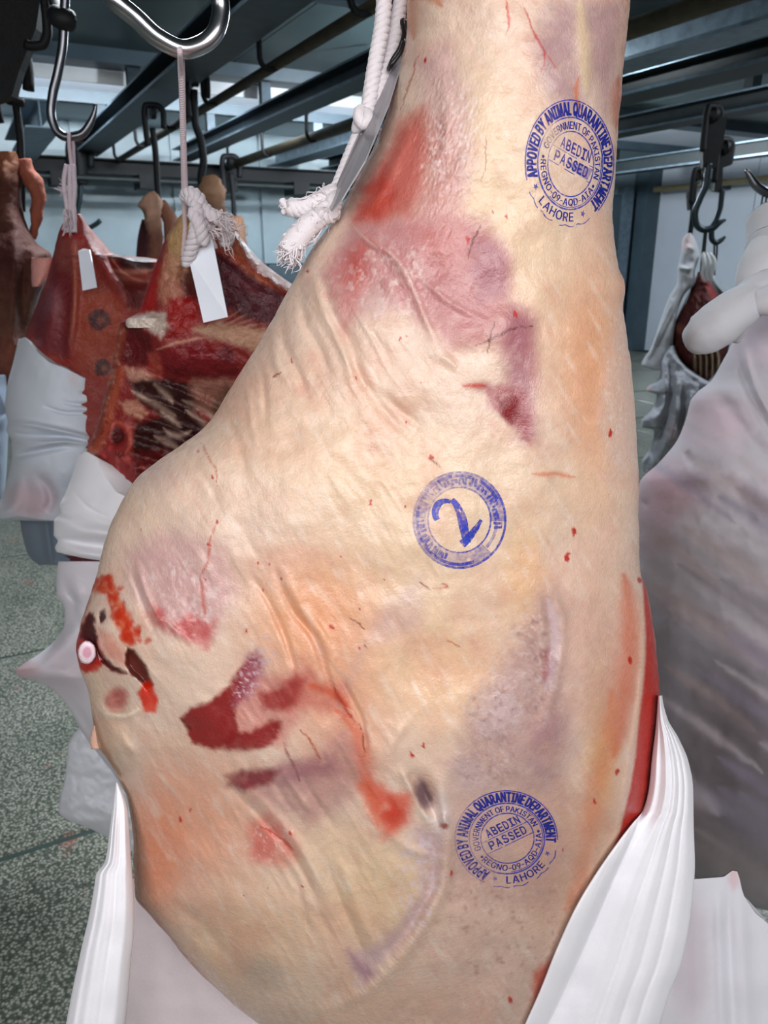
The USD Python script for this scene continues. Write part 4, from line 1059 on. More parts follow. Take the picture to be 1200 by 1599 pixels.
# ------------------------------------------------------------------ hooks
def hook(name, label, pts, r, mt='steel', taper=None):
    h = thing(name, label, 'hook', line3(pts[:1])[0])
    rr = [r] * len(pts) if taper is None else list(np.interp(np.linspace(0, 1, len(pts)), [0, taper, 1], [r, r, r * .35]))
    part(h, 'bent_bar', tube(line3(pts), rr, 16, 120), mt, True)
    return h


h1 = hook('meat_hook', 'large shiny chrome hook at the upper left, close to the camera', [(150, -60, .80), (172, -8, .80), (212, 28, .81), (248, 60, .82), (285, 77, .83), (318, 68, .84), (339, 45, .845), (345, 10, .85), (340, -30, .85), (330, -110, .86)], .0085)
t = thing('twine', 'white cord hanging straight from the large chrome hook', 'cord', P(285, 300, 1.0))
q = cat(rope(line3([(282, 66, .842), (284, 120, .87), (286, 200, .92), (288, 260, .96), (290, 308, 1.0)]), .0032), rope(line3([(280, 68, .835), (281, 80, .82), (282, 110, .86), (283, 130, .88), (285, 210, .93), (287, 310, 1.0)]), .0026))
part(t, 'cord', q, 'cord', True, col=cordcol(q, (214, 196, 204)))
q = rope(line3([(287, 300, 1.0), (288, 330, 1.02), (289, 360, 1.03), (286, 400, 1.03)]), .0030); part(t, 'cord', q, 'cord', True, col=cordcol(q, (214, 190, 190)))
h2 = hook('meat_hook', 'steel hook left of the large chrome one, holding the red side of meat', [(104, -40, 1.62), (100, 30, 1.62), (98, 70, 1.62), (90, 115, 1.62), (82, 150, 1.62), (80, 180, 1.62), (88, 203, 1.62), (105, 214, 1.62), (125, 211, 1.62), (141, 192, 1.62), (150, 163, 1.62)], .0085, 'hook_steel', .85)
part(h2, 'collar', tube(line3([(88, 24, 1.62), (97, 30, 1.61), (112, 33, 1.62)]), .018, 12, 12), 'dark_iron', True)
part(h2, 'hanger_strap', tube(line3([(97, 30, 1.62), (86, 0, 1.7), (80, -60, 1.8)]), .012, 10, 12), 'dark_iron', True)
t = thing('twine', 'thin frayed pale cord hanging from the second hook on the left', 'cord', P(110, 340, 1.62))
q = cat(rope(line3([(108, 208, 1.61), (109, 235, 1.61), (112, 260, 1.61), (113, 300, 1.61), (115, 350, 1.62)]), .0034), rope(line3([(113, 212, 1.62), (115, 240, 1.62), (115, 290, 1.62), (118, 345, 1.63)]), .003))
part(t, 'cord', q, 'cord', True, col=cordcol(q, (206, 186, 194)))
q = cat(*[rope(line3([(106 + d, 258, 1.60), (103 + d * 1.5, 290, 1.595), (106 + d, 320, 1.60), (108 + d, 362, 1.605)]), .0042) for d in (-2, 4, 9)], frayed(P(106, 300, 1.6), P(94, 290, 1.6), .012, .0007, 30, 21, 1.4), frayed(P(106, 330, 1.6), P(110, 365, 1.6), .014, .0008, 40, 22))
part(t, 'frayed_knot', q, 'cord', True, col=cordcol(q, (212, 198, 206)))


def trolley(name, label, px, py, Y, s, group=None):
    """Dark runner that sits over a rail and carries a hook."""
    c = P(px, py, Y); t = thing(name, label, 'hook', c, group)
    X, Z = UU, np.array([0, 0, 1.0])
    part(t, 'runner', tube([c + VV * .5 * s - Z * .3 * s, c + VV * .55 * s + Z * .5 * s, c + VV * .2 * s + Z * .8 * s, c - VV * .35 * s + Z * .75 * s, c - VV * .45 * s + Z * .3 * s, c - VV * .4 * s - Z * 1.2 * s], .16 * s, 8, 30), 'dark_iron', True)
    part(t, 'wheel', trimesh.creation.cylinder(radius=.34 * s, height=.24 * s, sections=18, transform=trimesh.geometry.align_vectors([0, 0, 1], VV) if False else np.vstack([np.hstack([np.stack([UU, Z, VV], 1), (c + Z * .45 * s)[:, None]]), [0, 0, 0, 1]])), 'dark_iron', 40)
    return t


t = trolley('rail_hook', 'dark hook on the round rail above the shank nearest the red side', 240, 190, 5.9, .13)
part(t, 'shank_bar', tube(line3([(238, 200, 5.9), (243, 240, 5.9), (246, 290, 5.9), (249, 340, 5.9)]), .022, 8, 20), 'dark_iron', True)
t = trolley('rail_hook', 'dark curved hook on the round rail above the middle far shank', 306, 140, 5.6, .14)
part(t, 'shank_bar', tube(line3([(303, 140, 5.6), (305, 190, 5.6), (314, 220, 5.6), (318, 250, 5.6), (314, 280, 5.6), (316, 300, 5.58), (324, 312, 5.56)]), .026, 8, 30), 'dark_iron', True)
t = trolley('rail_hook', 'dark hook at the far cross beam above the right hand far shank', 360, 268, 9.45, .2)
part(t, 'shank_bar', tube(line3([(360, 270, 9.45), (364, 300, 9.45), (366, 350, 9.45)]), .028, 8, 16), 'dark_iron', True)
t = trolley('rail_hook', 'dark thick hook hanging behind the red side of meat', 124, 250, 8.9, .22)
part(t, 'shank_bar', tube(line3([(124, 235, 8.9), (125, 250, 8.9), (126, 288, 8.9)]), .075, 10, 16), 'dark_iron', True)
part(t, 'bent_bar', tube(line3([(126, 285, 8.9), (125, 310, 8.9), (121, 332, 8.9), (122, 350, 8.9), (136, 356, 8.9), (150, 350, 8.9), (157, 344, 8.9)]), .026, 10, 30), 'black_hook', True)
t = trolley('rail_hook', 'black iron hook over the brown shanks at the left edge', 12, 120, 2.2, .09)
part(t, 'shank_bar', tube(line3([(22, 90, 2.2), (24, 155, 2.2), (30, 200, 2.2), (33, 260, 2.2), (34, 330, 2.2)]), .0095, 10, 30), 'dark_iron', True)
part(t, 'collar', tube(line3([(14, 156, 2.2), (24, 158, 2.19), (36, 160, 2.2)]), .012, 10, 10), 'dark_iron', True)
t = thing('hanger_frame', 'dark iron hanger frame in the upper left corner', 'hanger', P(20, 60, 1.9))
part(t, 'plate', slab([P(-40, -60, 1.9), P(72, -60, 1.9), P(56, 45, 1.9), P(30, 110, 1.9), P(18, 150, 1.9), P(-40, 170, 1.9)], .03, [0, 1, 0]), 'dark_iron', False)
part(t, 'loop', tube(line3([(66, -30, 1.88), (72, 20, 1.88), (74, 50, 1.88), (66, 70, 1.88), (48, 72, 1.88), (40, 68, 1.88)]), .010, 10, 30), 'dark_iron', True)
t = trolley('rail_hook', 'large black hook on the right with its point lit, above the far wrapped meat', 1112, 195, 4.9, .12)
part(t, 'hanger_plate', slab([P(1106, 182, 4.9), P(1136, 182, 4.9), P(1130, 225, 4.9), P(1118, 262, 4.9), P(1098, 262, 4.9), P(1100, 225, 4.9)], .05, [0, 1, 0]), 'dark_iron', False)
part(t, 'bent_bar', tube(line3([(1108, 255, 4.9), (1104, 285, 4.9), (1094, 310, 4.9), (1086, 332, 4.9), (1088, 350, 4.9), (1100, 359, 4.9), (1114, 356, 4.9), (1124, 348, 4.9), (1134, 343, 4.9)]), [.019] * 7 + [.016, .008], 12, 60), 'black_hook', True)
t = trolley('rail_hook', 'smaller black hook on the right, hanging just lower and right of the large one', 1130, 245, 5.1, .12)
part(t, 'hanger_plate', slab([P(1122, 232, 5.1), P(1144, 232, 5.1), P(1142, 258, 5.1), P(1130, 262, 5.1), P(1128, 300, 5.1), P(1116, 298, 5.1)], .05, [0, 1, 0]), 'dark_iron', False)
part(t, 'bent_bar', tube(line3([(1128, 296, 5.1), (1126, 320, 5.1), (1120, 340, 5.1), (1112, 358, 5.1), (1112, 372, 5.1), (1119, 379, 5.1), (1127, 375, 5.1), (1133, 369, 5.1)]), [.017] * 6 + [.014, .008], 12, 50), 'black_hook', True)
t = trolley('rail_hook', 'black hook over the yellowish pipe, above the white wrapped shank', 1090, 285, 5.3, .10)
part(t, 'hanger_plate', slab([P(1076, 300, 5.3), P(1086, 298, 5.3), P(1086, 328, 5.3), P(1078, 328, 5.3)], .05, [0, 1, 0]), 'dark_iron', False)
part(t, 'shank_bar', tube(line3([(1086, 280, 5.3), (1083, 320, 5.3), (1081, 345, 5.3), (1078, 366, 5.3)]), .016, 8, 16), 'dark_iron', True)
hook('meat_hook', 'curved steel hook at the right edge with a dark red shank on strings', [(1260, 180, 2.6), (1240, 285, 2.6), (1225, 303, 2.6), (1205, 303, 2.6), (1192, 298, 2.6), (1180, 288, 2.6), (1170, 272, 2.6), (1165, 265, 2.6)], .0135, 'hook_steel', .7)
t = thing('string', 'pair of thin dark strings holding the dark red shank at the right edge', 'string', P(1190, 360, 2.6))
part(t, 'strand', tube(line3([(1193, 298, 2.6), (1188, 330, 2.6), (1183, 364, 2.6)]), .0028, 6, 10), 'black_wire', True)
part(t, 'strand', tube(line3([(1198, 302, 2.6), (1194, 335, 2.6), (1190, 366, 2.6)]), .0028, 6, 10), 'black_wire', True)
t = thing('string', 'thin strings and pale knot under the two black hooks on the right', 'string', P(1105, 420, 4.9))
for a in ([(1101, 360, 4.9), (1098, 390, 4.9), (1095, 425, 4.9)], [(1104, 360, 4.9), (1101, 392, 4.9), (1099, 420, 4.9)], [(1116, 379, 5.1), (1116, 400, 5.1), (1116, 430, 5.1)], [(1120, 379, 5.1), (1119, 405, 5.1), (1113, 425, 5.1)]):
    part(t, 'strand', tube(line3(a), .006, 6, 10), 'black_wire', True)
q = cat(*[rope(line3([(1098 + d, 396, 4.85), (1100 + d * 1.6, 410, 4.83), (1098 + d * 1.4, 425, 4.85), (1103 + d, 438, 4.87)]), .012) for d in (0, 5, 10)])
part(t, 'knot', q, 'cord', True, col=cordcol(q, (206, 208, 210)))

# ------------------------------------------------------------------ left: the side of meat on the chrome hook's cord
L3L = [(296, 322), (280, 338), (262, 366), (248, 398), (233, 440), (223, 470), (216, 488), (196, 499), (187, 504), (184, 530), (178, 560), (168, 600), (158, 640), (146, 680), (136, 706), (140, 760), (150, 830), (150, 900), (170, 1000)]
L3R = [(304, 322), (345, 338), (372, 366), (398, 398), (436, 430), (470, 452), (520, 480), (540, 499), (545, 504), (530, 560), (510, 600), (480, 640), (460, 680), (440, 706), (420, 760), (400, 830), (400, 900), (380, 1000)]


def l3_disp(px, py):
    h = (N2(px, py, 60.0, 41, 4) - .5) * .03
    h = h + crease(px, py, [(185, 500), (230, 510), (300, 560), (380, 560), (420, 545)], 20, .018)       # the thick muscle roll
    h = h - .05 * np.exp(-(((px - 300) / 95) ** 2 + ((py - 655) / 75) ** 2))                             # the hollow inside
    h = h - .012 * np.exp(-(((px - 212) / 22) ** 2 + ((py - 545) / 32) ** 2))
    h = h + crease(px, py, [(192, 500), (182, 560), (160, 640), (142, 700)], 12, .012)
    h = h - crease(px, py, [(300, 405), (290, 440), (300, 470)], 14, .016) + crease(px, py, [(345, 385), (400, 430), (470, 470)], 16, .012)
    for k in range(6):
        y0 = 600 + 30 * k
        h = h + crease(px, py, [(205, y0 - 12), (260, y0 + 4), (330, y0 + 34), (380, y0 + 60)], 7, .012)
    h = h - .014 * np.exp(-(((px - 186) / 12) ** 2 + ((py - 684) / 14) ** 2)) + .008 * np.exp(-(((px - 200) / 20) ** 2 + ((py - 700) / 30) ** 2))
    return h + (N2(px, py, 12.0, 47, 3) - .5) * .007


b = loft(L3L, L3R, [(322, 1.05), (420, 1.09), (600, 1.12), (1000, 1.14)], [(322, .01), (350, .035), (420, .06), (600, .09), (1000, .08)], ny=380, nx=230, nb=24, n=2.1, disp=l3_disp, wob=3.0, seed=14)
q = Paint(b, (158, 54, 50), 15, 5.0); q.c *= (.75 + .5 * q.n3)[:, None]
q.poly([(284, 330), (315, 330), (318, 420), (296, 440), (260, 430), (262, 372)], (214, 178, 130), 7, .95, .15)         # pale joint
q.poly([(258, 395), (300, 400), (290, 470), (255, 480), (240, 450)], (196, 140, 116), 8, .8, .5)
q.poly([(236, 425), (252, 410), (246, 460), (228, 500), (216, 492)], (186, 34, 30), 6, .9, .1)
q.poly([(300, 400), (318, 392), (320, 440), (308, 470), (288, 474), (284, 440)], (86, 24, 28), 6, .85, .2)
q.poly([(330, 345), (372, 370), (420, 415), (470, 448), (480, 470), (400, 440), (345, 395)], (206, 128, 96), 7, .9, .3)
q.line([(335, 388), (380, 410), (430, 448)], (196, 92, 66), 7, .8)
q.poly([(322, 392), (350, 398), (400, 438), (460, 470), (480, 520), (400, 500), (350, 480), (325, 440)], (94, 30, 48), 6, .95, .15)
q.line([(345, 420), (390, 450), (440, 480)], (140, 66, 80), 5, .5)
q.poly([(262, 466), (300, 462), (318, 500), (300, 520), (270, 520)], (176, 30, 32), 6, .9, .2)
q.poly([(300, 515), (340, 505), (420, 515), (470, 500), (480, 540), (420, 560), (395, 545), (340, 530)], (222, 186, 156), 8, .95, .3)
for k in range(9):
    q.line([(318 + 4 * k, 520 + k), (350 + 9 * k, 500 + 4 * k), (380 + 10 * k, 480 + 8 * k)], (220, 172, 146), 1.8, .6)
q.poly([(198, 498), (225, 490), (260, 486), (262, 510), (252, 528), (238, 520), (222, 506)], (222, 206, 194), 5, .95, .15)   # kidney fat
q.poly([(188, 506), (204, 502), (232, 520), (240, 545), (228, 572), (205, 574), (186, 560)], (112, 20, 24), 5, .95, .15)
q.poly([(232, 552), (250, 548), (256, 575), (250, 590), (236, 570)], (178, 82, 66), 4, .9, .2)
q.poly([(246, 545), (300, 530), (345, 545), (375, 560), (370, 590), (310, 588), (256, 585)], (146, 30, 42), 6, .95, .15); q.poly([(255, 572), (320, 580), (372, 575), (368, 592), (300, 592), (258, 590)], (120, 18, 26), 5, .8)
q.line([(246, 546), (280, 534), (318, 528)], (226, 170, 150), 3, .8); q.blob(353, 556, 12, 16, (120, 24, 40), .8)
q.poly([(187, 500), (196, 520), (184, 570), (196, 575), (180, 640), (160, 700), (140, 730), (136, 700), (158, 640), (172, 580), (182, 520)], (190, 96, 66), 5, .9, .4)
for k in range(50):
    t_ = rng.uniform(0, 1); q.blob(188 - 46 * t_ + rng.normal(0, 6), 520 + 200 * t_ + rng.normal(0, 6), rng.uniform(2, 5), rng.uniform(2, 6), [(216, 140, 110), (150, 40, 30), (214, 150, 130)][k % 3], .7, rng.uniform(0, 90), .7)
q.poly([(194, 574), (225, 578), (250, 595), (240, 604), (205, 596)], (216, 166, 146), 5, .9, .4)
q.poly([(200, 595), (255, 590), (310, 600), (305, 640), (330, 690), (300, 740), (250, 770), (215, 760), (205, 690), (215, 660), (250, 650), (215, 625)], (58, 14, 14), 7, .95, .05)
q.poly([(300, 590), (370, 592), (380, 640), (330, 650), (298, 615)], (176, 128, 112), 8, .9, .2); q.poly([(330, 640), (352, 600), (368, 620), (350, 660)], (70, 62, 44), 9, .7, .3)
q.poly([(186, 628), (215, 622), (230, 645), (222, 655), (195, 645)], (206, 150, 126), 4, .95, .15)
for pts in ([(240, 600), (262, 618), (270, 630)], [(205, 610), (240, 630), (275, 650)], [(285, 625), (330, 650), (345, 670)], [(255, 668), (280, 680), (300, 672)], [(240, 680), (262, 690), (280, 700)], [(290, 640), (320, 665), (330, 680)], [(250, 640), (285, 668)]):
    q.line(pts, (206, 176, 160), 5, .8)
q.blob(185, 682, 11, 13, (92, 16, 16), .95, 0, .4); q.line([(172, 676), (182, 660), (200, 668), (204, 690), (196, 708)], (214, 110, 92), 4, .85)
for k in range(26):
    q.blob(rng.uniform(150, 250), rng.uniform(700, 775), rng.uniform(3, 9), rng.uniform(2, 6), [(222, 120, 110), (120, 16, 18), (206, 80, 76)][k % 3], .75, rng.uniform(0, 90), .6)
q.poly([(170, 720), (260, 700), (300, 760), (200, 790)], (150, 28, 30), 10, .5, .4)
q.poly([(182, 500), (184, 520), (172, 575), (158, 640), (148, 655), (152, 610), (172, 545)], (120, 26, 36), 4, .75)
side = thing('carcass', 'opened side of meat with dark ribs hanging under the large chrome hook', 'meat', P(280, 1000, 1.12))
part(side, 'flesh', (b.V, b.F), 'red_meat', True, col=np.clip(q.c, 0, 1) ** 1.15 * .85)
b = loft([(200, 497), (196, 505), (200, 512)], [(262, 486), (268, 505), (240, 530)], 1.06, .022, ny=30, nx=50, nb=14, disp=lambda x, y: (N2(x, y, 10.0, 3, 3) - .5) * .02, wob=3, seed=6)
part(side, 'fat_flap', (b.V, b.F), 'red_meat', True, col=tintcol(b, (224, 208, 196), vary=.1))
tg2 = thing('label_tag', 'large white plastic tag hanging in front of the opened side of meat', 'tag', P(325, 440, .97))
part(tg2, 'plate', slab([P(294, 400, .985), P(332, 374, .985), P(356, 495, .965), P(318, 504, .965)], .003, [0, 1, 0]), 'white_plastic', False)
part(tg2, 'wire', tube(line3([(294, 302, .99), (298, 330, .975), (304, 360, .975), (307, 395, .98)]), .0012, 7, 24), 'black_wire', True)
t = thing('knotted_cord', 'thick white knotted cord over the joint of the opened side', 'cord', P(320, 400, 1.0))
for kk, a in enumerate(([(290, 310, 1.0), (298, 302, .985), (310, 310, .98), (318, 340, .985), (324, 372, .99), (330, 388, 1.0)], [(296, 308, .99), (308, 330, .975), (306, 360, .975), (300, 385, .98), (292, 412, .99)], [(318, 325, .985), (334, 338, .98), (348, 345, .985), (356, 362, .99), (352, 380, 1.0)], [(300, 330, .975), (312, 352, .97), (318, 380, .975)])):
    q = rope(line3(a), .0082, 3, .022); part(t, 'cord', q, 'cord', True, col=cordcol(q, (214, 206, 212)))
q = cat(frayed(P(345, 345, .985), P(362, 378, .985), .02, .0006, 40, 31, 1.2), frayed(P(330, 350, .985), P(350, 350, .985), .02, .0009, 40, 32, 1.0)); part(t, 'loose_yarn', q, 'cord', True, col=cordcol(q, (220, 206, 208)), kind='stuff')


def bands(px, py, specs, noise=.01, sc=50.0, seed=6):
    h = (N2(px, py, sc, seed, 3) - .5) * noise * 2
    for pts, w, a in specs:
        h = h + crease(px, py, pts, w, a)
    return h


tw = thing('wrapping_cloth', 'white cloth rolled round the lower end of the opened side', 'cloth', P(200, 1300, 1.1))
tp = lambda s: np.interp(s, [0, .03, .08, .16, .25, .4, 1], [712, 704, 712, 742, 768, 788, 800])
WL, WR = [(126, 700), (110, 750), (100, 775), (93, 790), (94, 800), (84, 815), (84, 835), (90, 845), (86, 855), (90, 864), (104, 872), (150, 884)], [(430, 700), (420, 750), (415, 790), (410, 830), (405, 860), (400, 884)]
b = loft(WL, WR, 1.12, [(700, .10), (884, .115)], ny=150, nx=110, nb=16, n=2.0, ytop=tp, ybot=lambda s: np.interp(s, [0, .1, .3, 1], [862, 872, 884, 884]),
         disp=lambda x, y: bands(x, y, [([(80, 808), (130, 828), (200, 834), (260, 834)], 12, .022), ([(84, 836), (130, 850), (200, 856)], 7, -.014), ([(88, 852), (130, 866), (200, 872)], 10, .018), ([(110, 760), (150, 800), (190, 815)], 4, -.004)], .006))
part(tw, 'rolled_band', (b.V, b.F), 'cloth', True, col=tintcol(b, (242, 240, 246)))
b = loft([(100, 868), (110, 875), (104, 895)], [(400, 868), (400, 895)], 1.13, .095, ny=20, nx=60, nb=12, n=2.0)
part(side, 'lower_flesh', (b.V, b.F), 'red_meat', True, col=tintcol(b, (120, 50, 60), vary=.2))
TL = [(92, 876), (88, 925), (101, 950), (101, 972), (90, 995), (62, 1020), (38, 1036), (24, 1048), (30, 1056), (56, 1064), (80, 1076), (106, 1104), (130, 1146), (152, 1176), (176, 1206), (196, 1240)]
TR = [(330, 872), (330, 925), (330, 975), (330, 1020), (330, 1060), (320, 1104), (300, 1146), (280, 1200), (260, 1240)]
b = loft(TL, TR, 1.13, [(872, .09), (1000, .10), (1240, .06)], ny=170, nx=90, nb=16, n=2.0, wob=1.5, disp=lambda x, y: bands(x, y, [([(96, 905), (115, 950), (125, 985)], 8, -.01), ([(120, 900), (122, 960), (90, 1010), (40, 1046)], 10, .010), ([(106, 925), (122, 945)], 5, -.012), ([(30, 1048), (80, 1050), (140, 1090)], 14, .012), ([(60, 1062), (110, 1100), (150, 1160)], 8, -.012)], .010))
part(tw, 'hanging_tail', (b.V, b.F), 'cloth', True, col=tintcol(b, (226, 220, 228), [('b', 34, 1046, 30, 18, (206, 164, 168), .8), ('b', 110, 1050, 60, 40, (204, 190, 198), .6)]))
UL = [(170, 1010), (150, 1080), (128, 1130), (106, 1165), (104, 1195), (100, 1220), (93, 1248), (92, 1268), (104, 1280), (130, 1290), (160, 1304), (190, 1330)]; UR = [(240, 1010), (260, 1080), (260, 1200), (260, 1250), (255, 1280), (250, 1330)]
b = loft(UL, UR, [(1010, 1.14), (1162, 1.19), (1330, 1.20)], [(1010, .012), (1162, .03), (1330, .045)], ny=130, nx=60, nb=12, n=2.0, wob=2.5, disp=lambda x, y: bands(x, y, [([(95, 1255), (150, 1262), (200, 1300)], 8, .01)], .012, 16))
part(tw, 'loose_corner', (b.V, b.F), 'cloth', True, col=tintcol(b, (232, 234, 242)))

# ------------------------------------------------------------------ left: the red side on the second hook
L2L = [(112, 334), (96, 352), (88, 376), (82, 400), (74, 430), (62, 462), (48, 500), (38, 530), (32, 560), (40, 620), (50, 700)]; L2R = [(126, 334), (138, 352), (160, 378), (186, 398), (228, 402), (270, 410), (270, 500), (260, 560), (240, 620), (220, 700)]
b = loft(L2L, L2R, [(334, 1.66), (420, 1.70), (700, 1.72)], [(334, .02), (380, .06), (500, .12), (700, .12)], ny=190, nx=130, nb=20, n=2.1, wob=2, seed=8, disp=lambda x, y: bands(x, y, [([(110, 380), (116, 460), (106, 560)], 7, .014), ([(80, 440), (78, 500), (60, 550)], 14, .02), ([(132, 380), (170, 420), (200, 480)], 12, .016), ([(170, 390), (190, 425), (230, 440)], 10, -.03)], .012))
q = Paint(b, (150, 52, 42), 18, 4.0); q.c *= (.8 + .4 * q.n3)[:, None]
q.poly([(84, 410), (104, 400), (112, 470), (106, 560), (60, 545), (50, 500), (70, 450)], (112, 36, 46), 10, .85, .2); q.blob(82, 470, 14, 26, (150, 96, 104), .6, 20, .9); q.poly([(92, 372), (120, 372), (118, 430), (90, 420)], (150, 74, 64), 8, .7, .3)
q.poly([(92, 372), (98, 356), (122, 362), (136, 376), (112, 372)], (156, 22, 20), 4, .9); q.line([(118, 380), (118, 450), (108, 540)], (186, 112, 84), 4, .6)
q.poly([(126, 440), (180, 450), (200, 520), (170, 590), (116, 570), (122, 500)], (160, 66, 38), 12, .7, .3)
q.poly([(165, 384), (190, 398), (240, 402), (240, 420), (190, 420)], (50, 22, 26), 5, .95); q.line([(172, 420), (200, 425), (240, 420)], (190, 140, 118), 4, .7); q.line([(178, 432), (210, 436), (240, 440)], (170, 110, 96), 4, .6); q.poly([(180, 440), (240, 440), (240, 490), (200, 480)], (84, 26, 30), 8, .8, .3)
q.line([(136, 352), (160, 380), (178, 410)], (196, 120, 100), 3, .6)
for cx, cy, r_ in ((155, 499, 17), (160, 574, 13)):
    q.blob(cx, cy, r_, r_, (60, 26, 32), .9, 0, .2, .2); q.blob(cx + 3, cy + 2, r_ * .4, r_ * .4, (140, 74, 56), .8, 0, .6)
rd = thing('carcass', 'red side of meat with two dark round stamps, hanging from the second hook', 'meat', P(120, 700, 1.7))
part(rd, 'flesh', (b.V, b.F), 'red_meat', True, col=np.clip(q.c, 0, 1))
b = loft([(50, 402), (48, 420), (50, 448)], [(84, 398), (78, 425), (60, 450)], 1.76, .02, ny=20, nx=24, nb=10, wob=2)
part(rd, 'fat_flap', (b.V, b.F), 'red_meat', True, col=tintcol(b, (216, 150, 140)))
tg3 = thing('label_tag', 'small white tag on the red side of meat at the left', 'tag', P(136, 420, 1.55))
part(tg3, 'plate', slab([P(122, 392, 1.565), P(130, 388, 1.565), P(140, 390, 1.565), P(146, 420, 1.552), P(151, 449, 1.54), P(129, 454, 1.54), P(127, 425, 1.552)], .003, [0, 1, 0]), 'white_plastic', False)
cw = thing('wrapping_cloth', 'bluish white cloth wrapped round the red side at the left', 'cloth', P(90, 880, 1.7))
tp2 = lambda s: np.interp(s, [0, .06, .2, .35, .5, .7, 1], [530, 526, 548, 566, 574, 590, 600])
KL = [(30, 524), (22, 560), (10, 610), (8, 640), (12, 660), (10, 672), (18, 690), (18, 710), (12, 745), (2, 778), (-8, 800), (0, 812), (24, 812)]; KR = [(190, 524), (185, 560), (182, 600), (178, 640), (174, 680), (172, 720), (170, 760), (160, 812)]
b = loft(KL, KR, 1.72, [(524, .135), (700, .14), (812, .09)], ny=200, nx=110, nb=16, n=2.0, ytop=tp2, ybot=lambda s: np.interp(s, [0, .2, .4, 1], [812, 806, 812, 822]),
         disp=lambda x, y: bands(x, y, [([(8, 658), (40, 662), (90, 672), (140, 684)], 5, .022), ([(10, 672), (50, 680), (100, 682), (140, 690)], 4, -.016), ([(12, 684), (60, 690), (110, 686)], 4, .016), ([(16, 700), (60, 696), (110, 690), (140, 692)], 5, .018), ([(18, 714), (60, 704), (110, 696)], 5, -.022), ([(70, 634), (110, 645), (140, 645)], 3, -.010), ([(100, 628), (140, 632), (160, 625)], 3, -.010), ([(140, 592), (160, 606)], 4, -.012), ([(125, 614), (160, 610)], 3, -.008), ([(60, 745), (80, 780), (70, 800)], 8, -.02), ([(30, 740), (20, 790), (0, 806)], 12, .02)], .010, 40))
part(cw, 'wrapped_sheet', (b.V, b.F), 'cloth', True, col=tintcol(b, (220, 226, 236), [('b', 50, 780, 45, 35, (204, 170, 176), .75), ('b', 60, 750, 30, 25, (200, 190, 202), .5), ('b', 115, 590, 10, 16, (220, 200, 206), .5), ('b', 130, 770, 40, 40, (150, 160, 176), .5)]))
b = loft([(30, 800), (36, 840), (45, 868), (60, 882)], [(190, 800), (180, 840), (170, 870), (150, 882)], 1.80, .06, ny=50, nx=50, nb=12, disp=lambda x, y: bands(x, y, [([(70, 800), (75, 840), (80, 880)], 6, .02)], .015))
part(cw, 'lower_sheet', (b.V, b.F), 'cloth', True, col=tintcol(b, (120, 132, 146)))

# ------------------------------------------------------------------ far left: brown shanks
bs = thing('carcass', 'dark brown carcass with two shanks at the left edge', 'meat', P(10, 700, 2.2))
b = loft([(-30, 236), (-30, 300), (-60, 400), (-70, 640)], [(26, 236), (33, 262), (33, 300), (40, 345), (58, 380), (80, 398), (72, 430), (55, 480), (46, 540), (40, 640)], 2.2, [(236, .05), (300, .06), (420, .14), (640, .14)], ny=170, nx=70, nb=16, wob=2, seed=17, disp=lambda x, y: bands(x, y, [([(25, 340), (25, 450), (20, 560)], 10, .02), ([(45, 380), (35, 440), (30, 540)], 10, -.03), ([(0, 250), (10, 300)], 10, .02)], .02, 30))
q = Paint(b, (84, 48, 40), 19, 4.0); q.c *= (.7 + .6 * q.n3)[:, None]; q.blob(10, 250, 30, 26, (150, 92, 62), .8, 0, .8, .3); q.blob(10, 480, 40, 60, (104, 70, 52), .6, 0, .9, .6); q.blob(20, 560, 26, 40, (150, 86, 70), .6, 0, .9, .6); q.blob(10, 420, 30, 60, (70, 30, 30), .6)
part(bs, 'flesh', (b.V, b.F), 'far_meat', True, col=np.clip(q.c, 0, 1))
q_ = tube(line3([(36, 250, 2.2), (45, 272, 2.2), (55, 288, 2.2), (59, 300, 2.2), (58, 330, 2.2), (54, 352, 2.2), (50, 372, 2.2)]), [.02, .021, .022, .018, .017, .012, .01], 14, 50)
q_.vertices += (meshkit.fbm(q_.vertices * 40, 3, 5)[:, None] - .5) * .012
part(bs, 'shank', q_, 'far_meat', True, col=np.tile(lin((150, 84, 66)), (len(q_.vertices), 1)))
b = loft([(-60, 585), (-70, 700), (-60, 800)], [(10, 585), (14, 640), (12, 700), (8, 760), (-6, 800)], 2.1, .10, ny=60, nx=50, nb=12, disp=lambda x, y: bands(x, y, [([(-10, 600), (12, 640)], 6, .01), ([(-20, 640), (12, 645)], 6, -.02)], .02))
t = thing('wrapping_cloth', 'blue grey cloth at the left edge under the brown carcass', 'cloth', P(-20, 800, 2.1))
part(t, 'wrapped_sheet', (b.V, b.F), 'cloth', True, col=tintcol(b, (150, 164, 184)))


def shank(label, pts, rad, col, tip, cut=None):
    t = thing('shank', label, 'meat', line3(pts[-1:])[0])
    m_ = tube(line3(pts), rad, 16, 60)
    m_.vertices += (meshkit.fbm(m_.vertices * 14, 3, 7)[:, None] - .5) * .05
    w = np.linspace(0, 1, len(m_.vertices))[:, None]
    c = lin(col) * (1 - sm(0, .35, 1 - w)) + 0
    f_ = sm(.15, .5, w)
    c = lin(tip) * (1 - f_) + lin(col) * f_
    c = c * (.75 + .5 * meshkit.fbm(m_.vertices * 20, 3, 9))[:, None]
    part(t, 'flesh', m_, 'far_meat', True, col=np.clip(c, 0, 1))
    return t


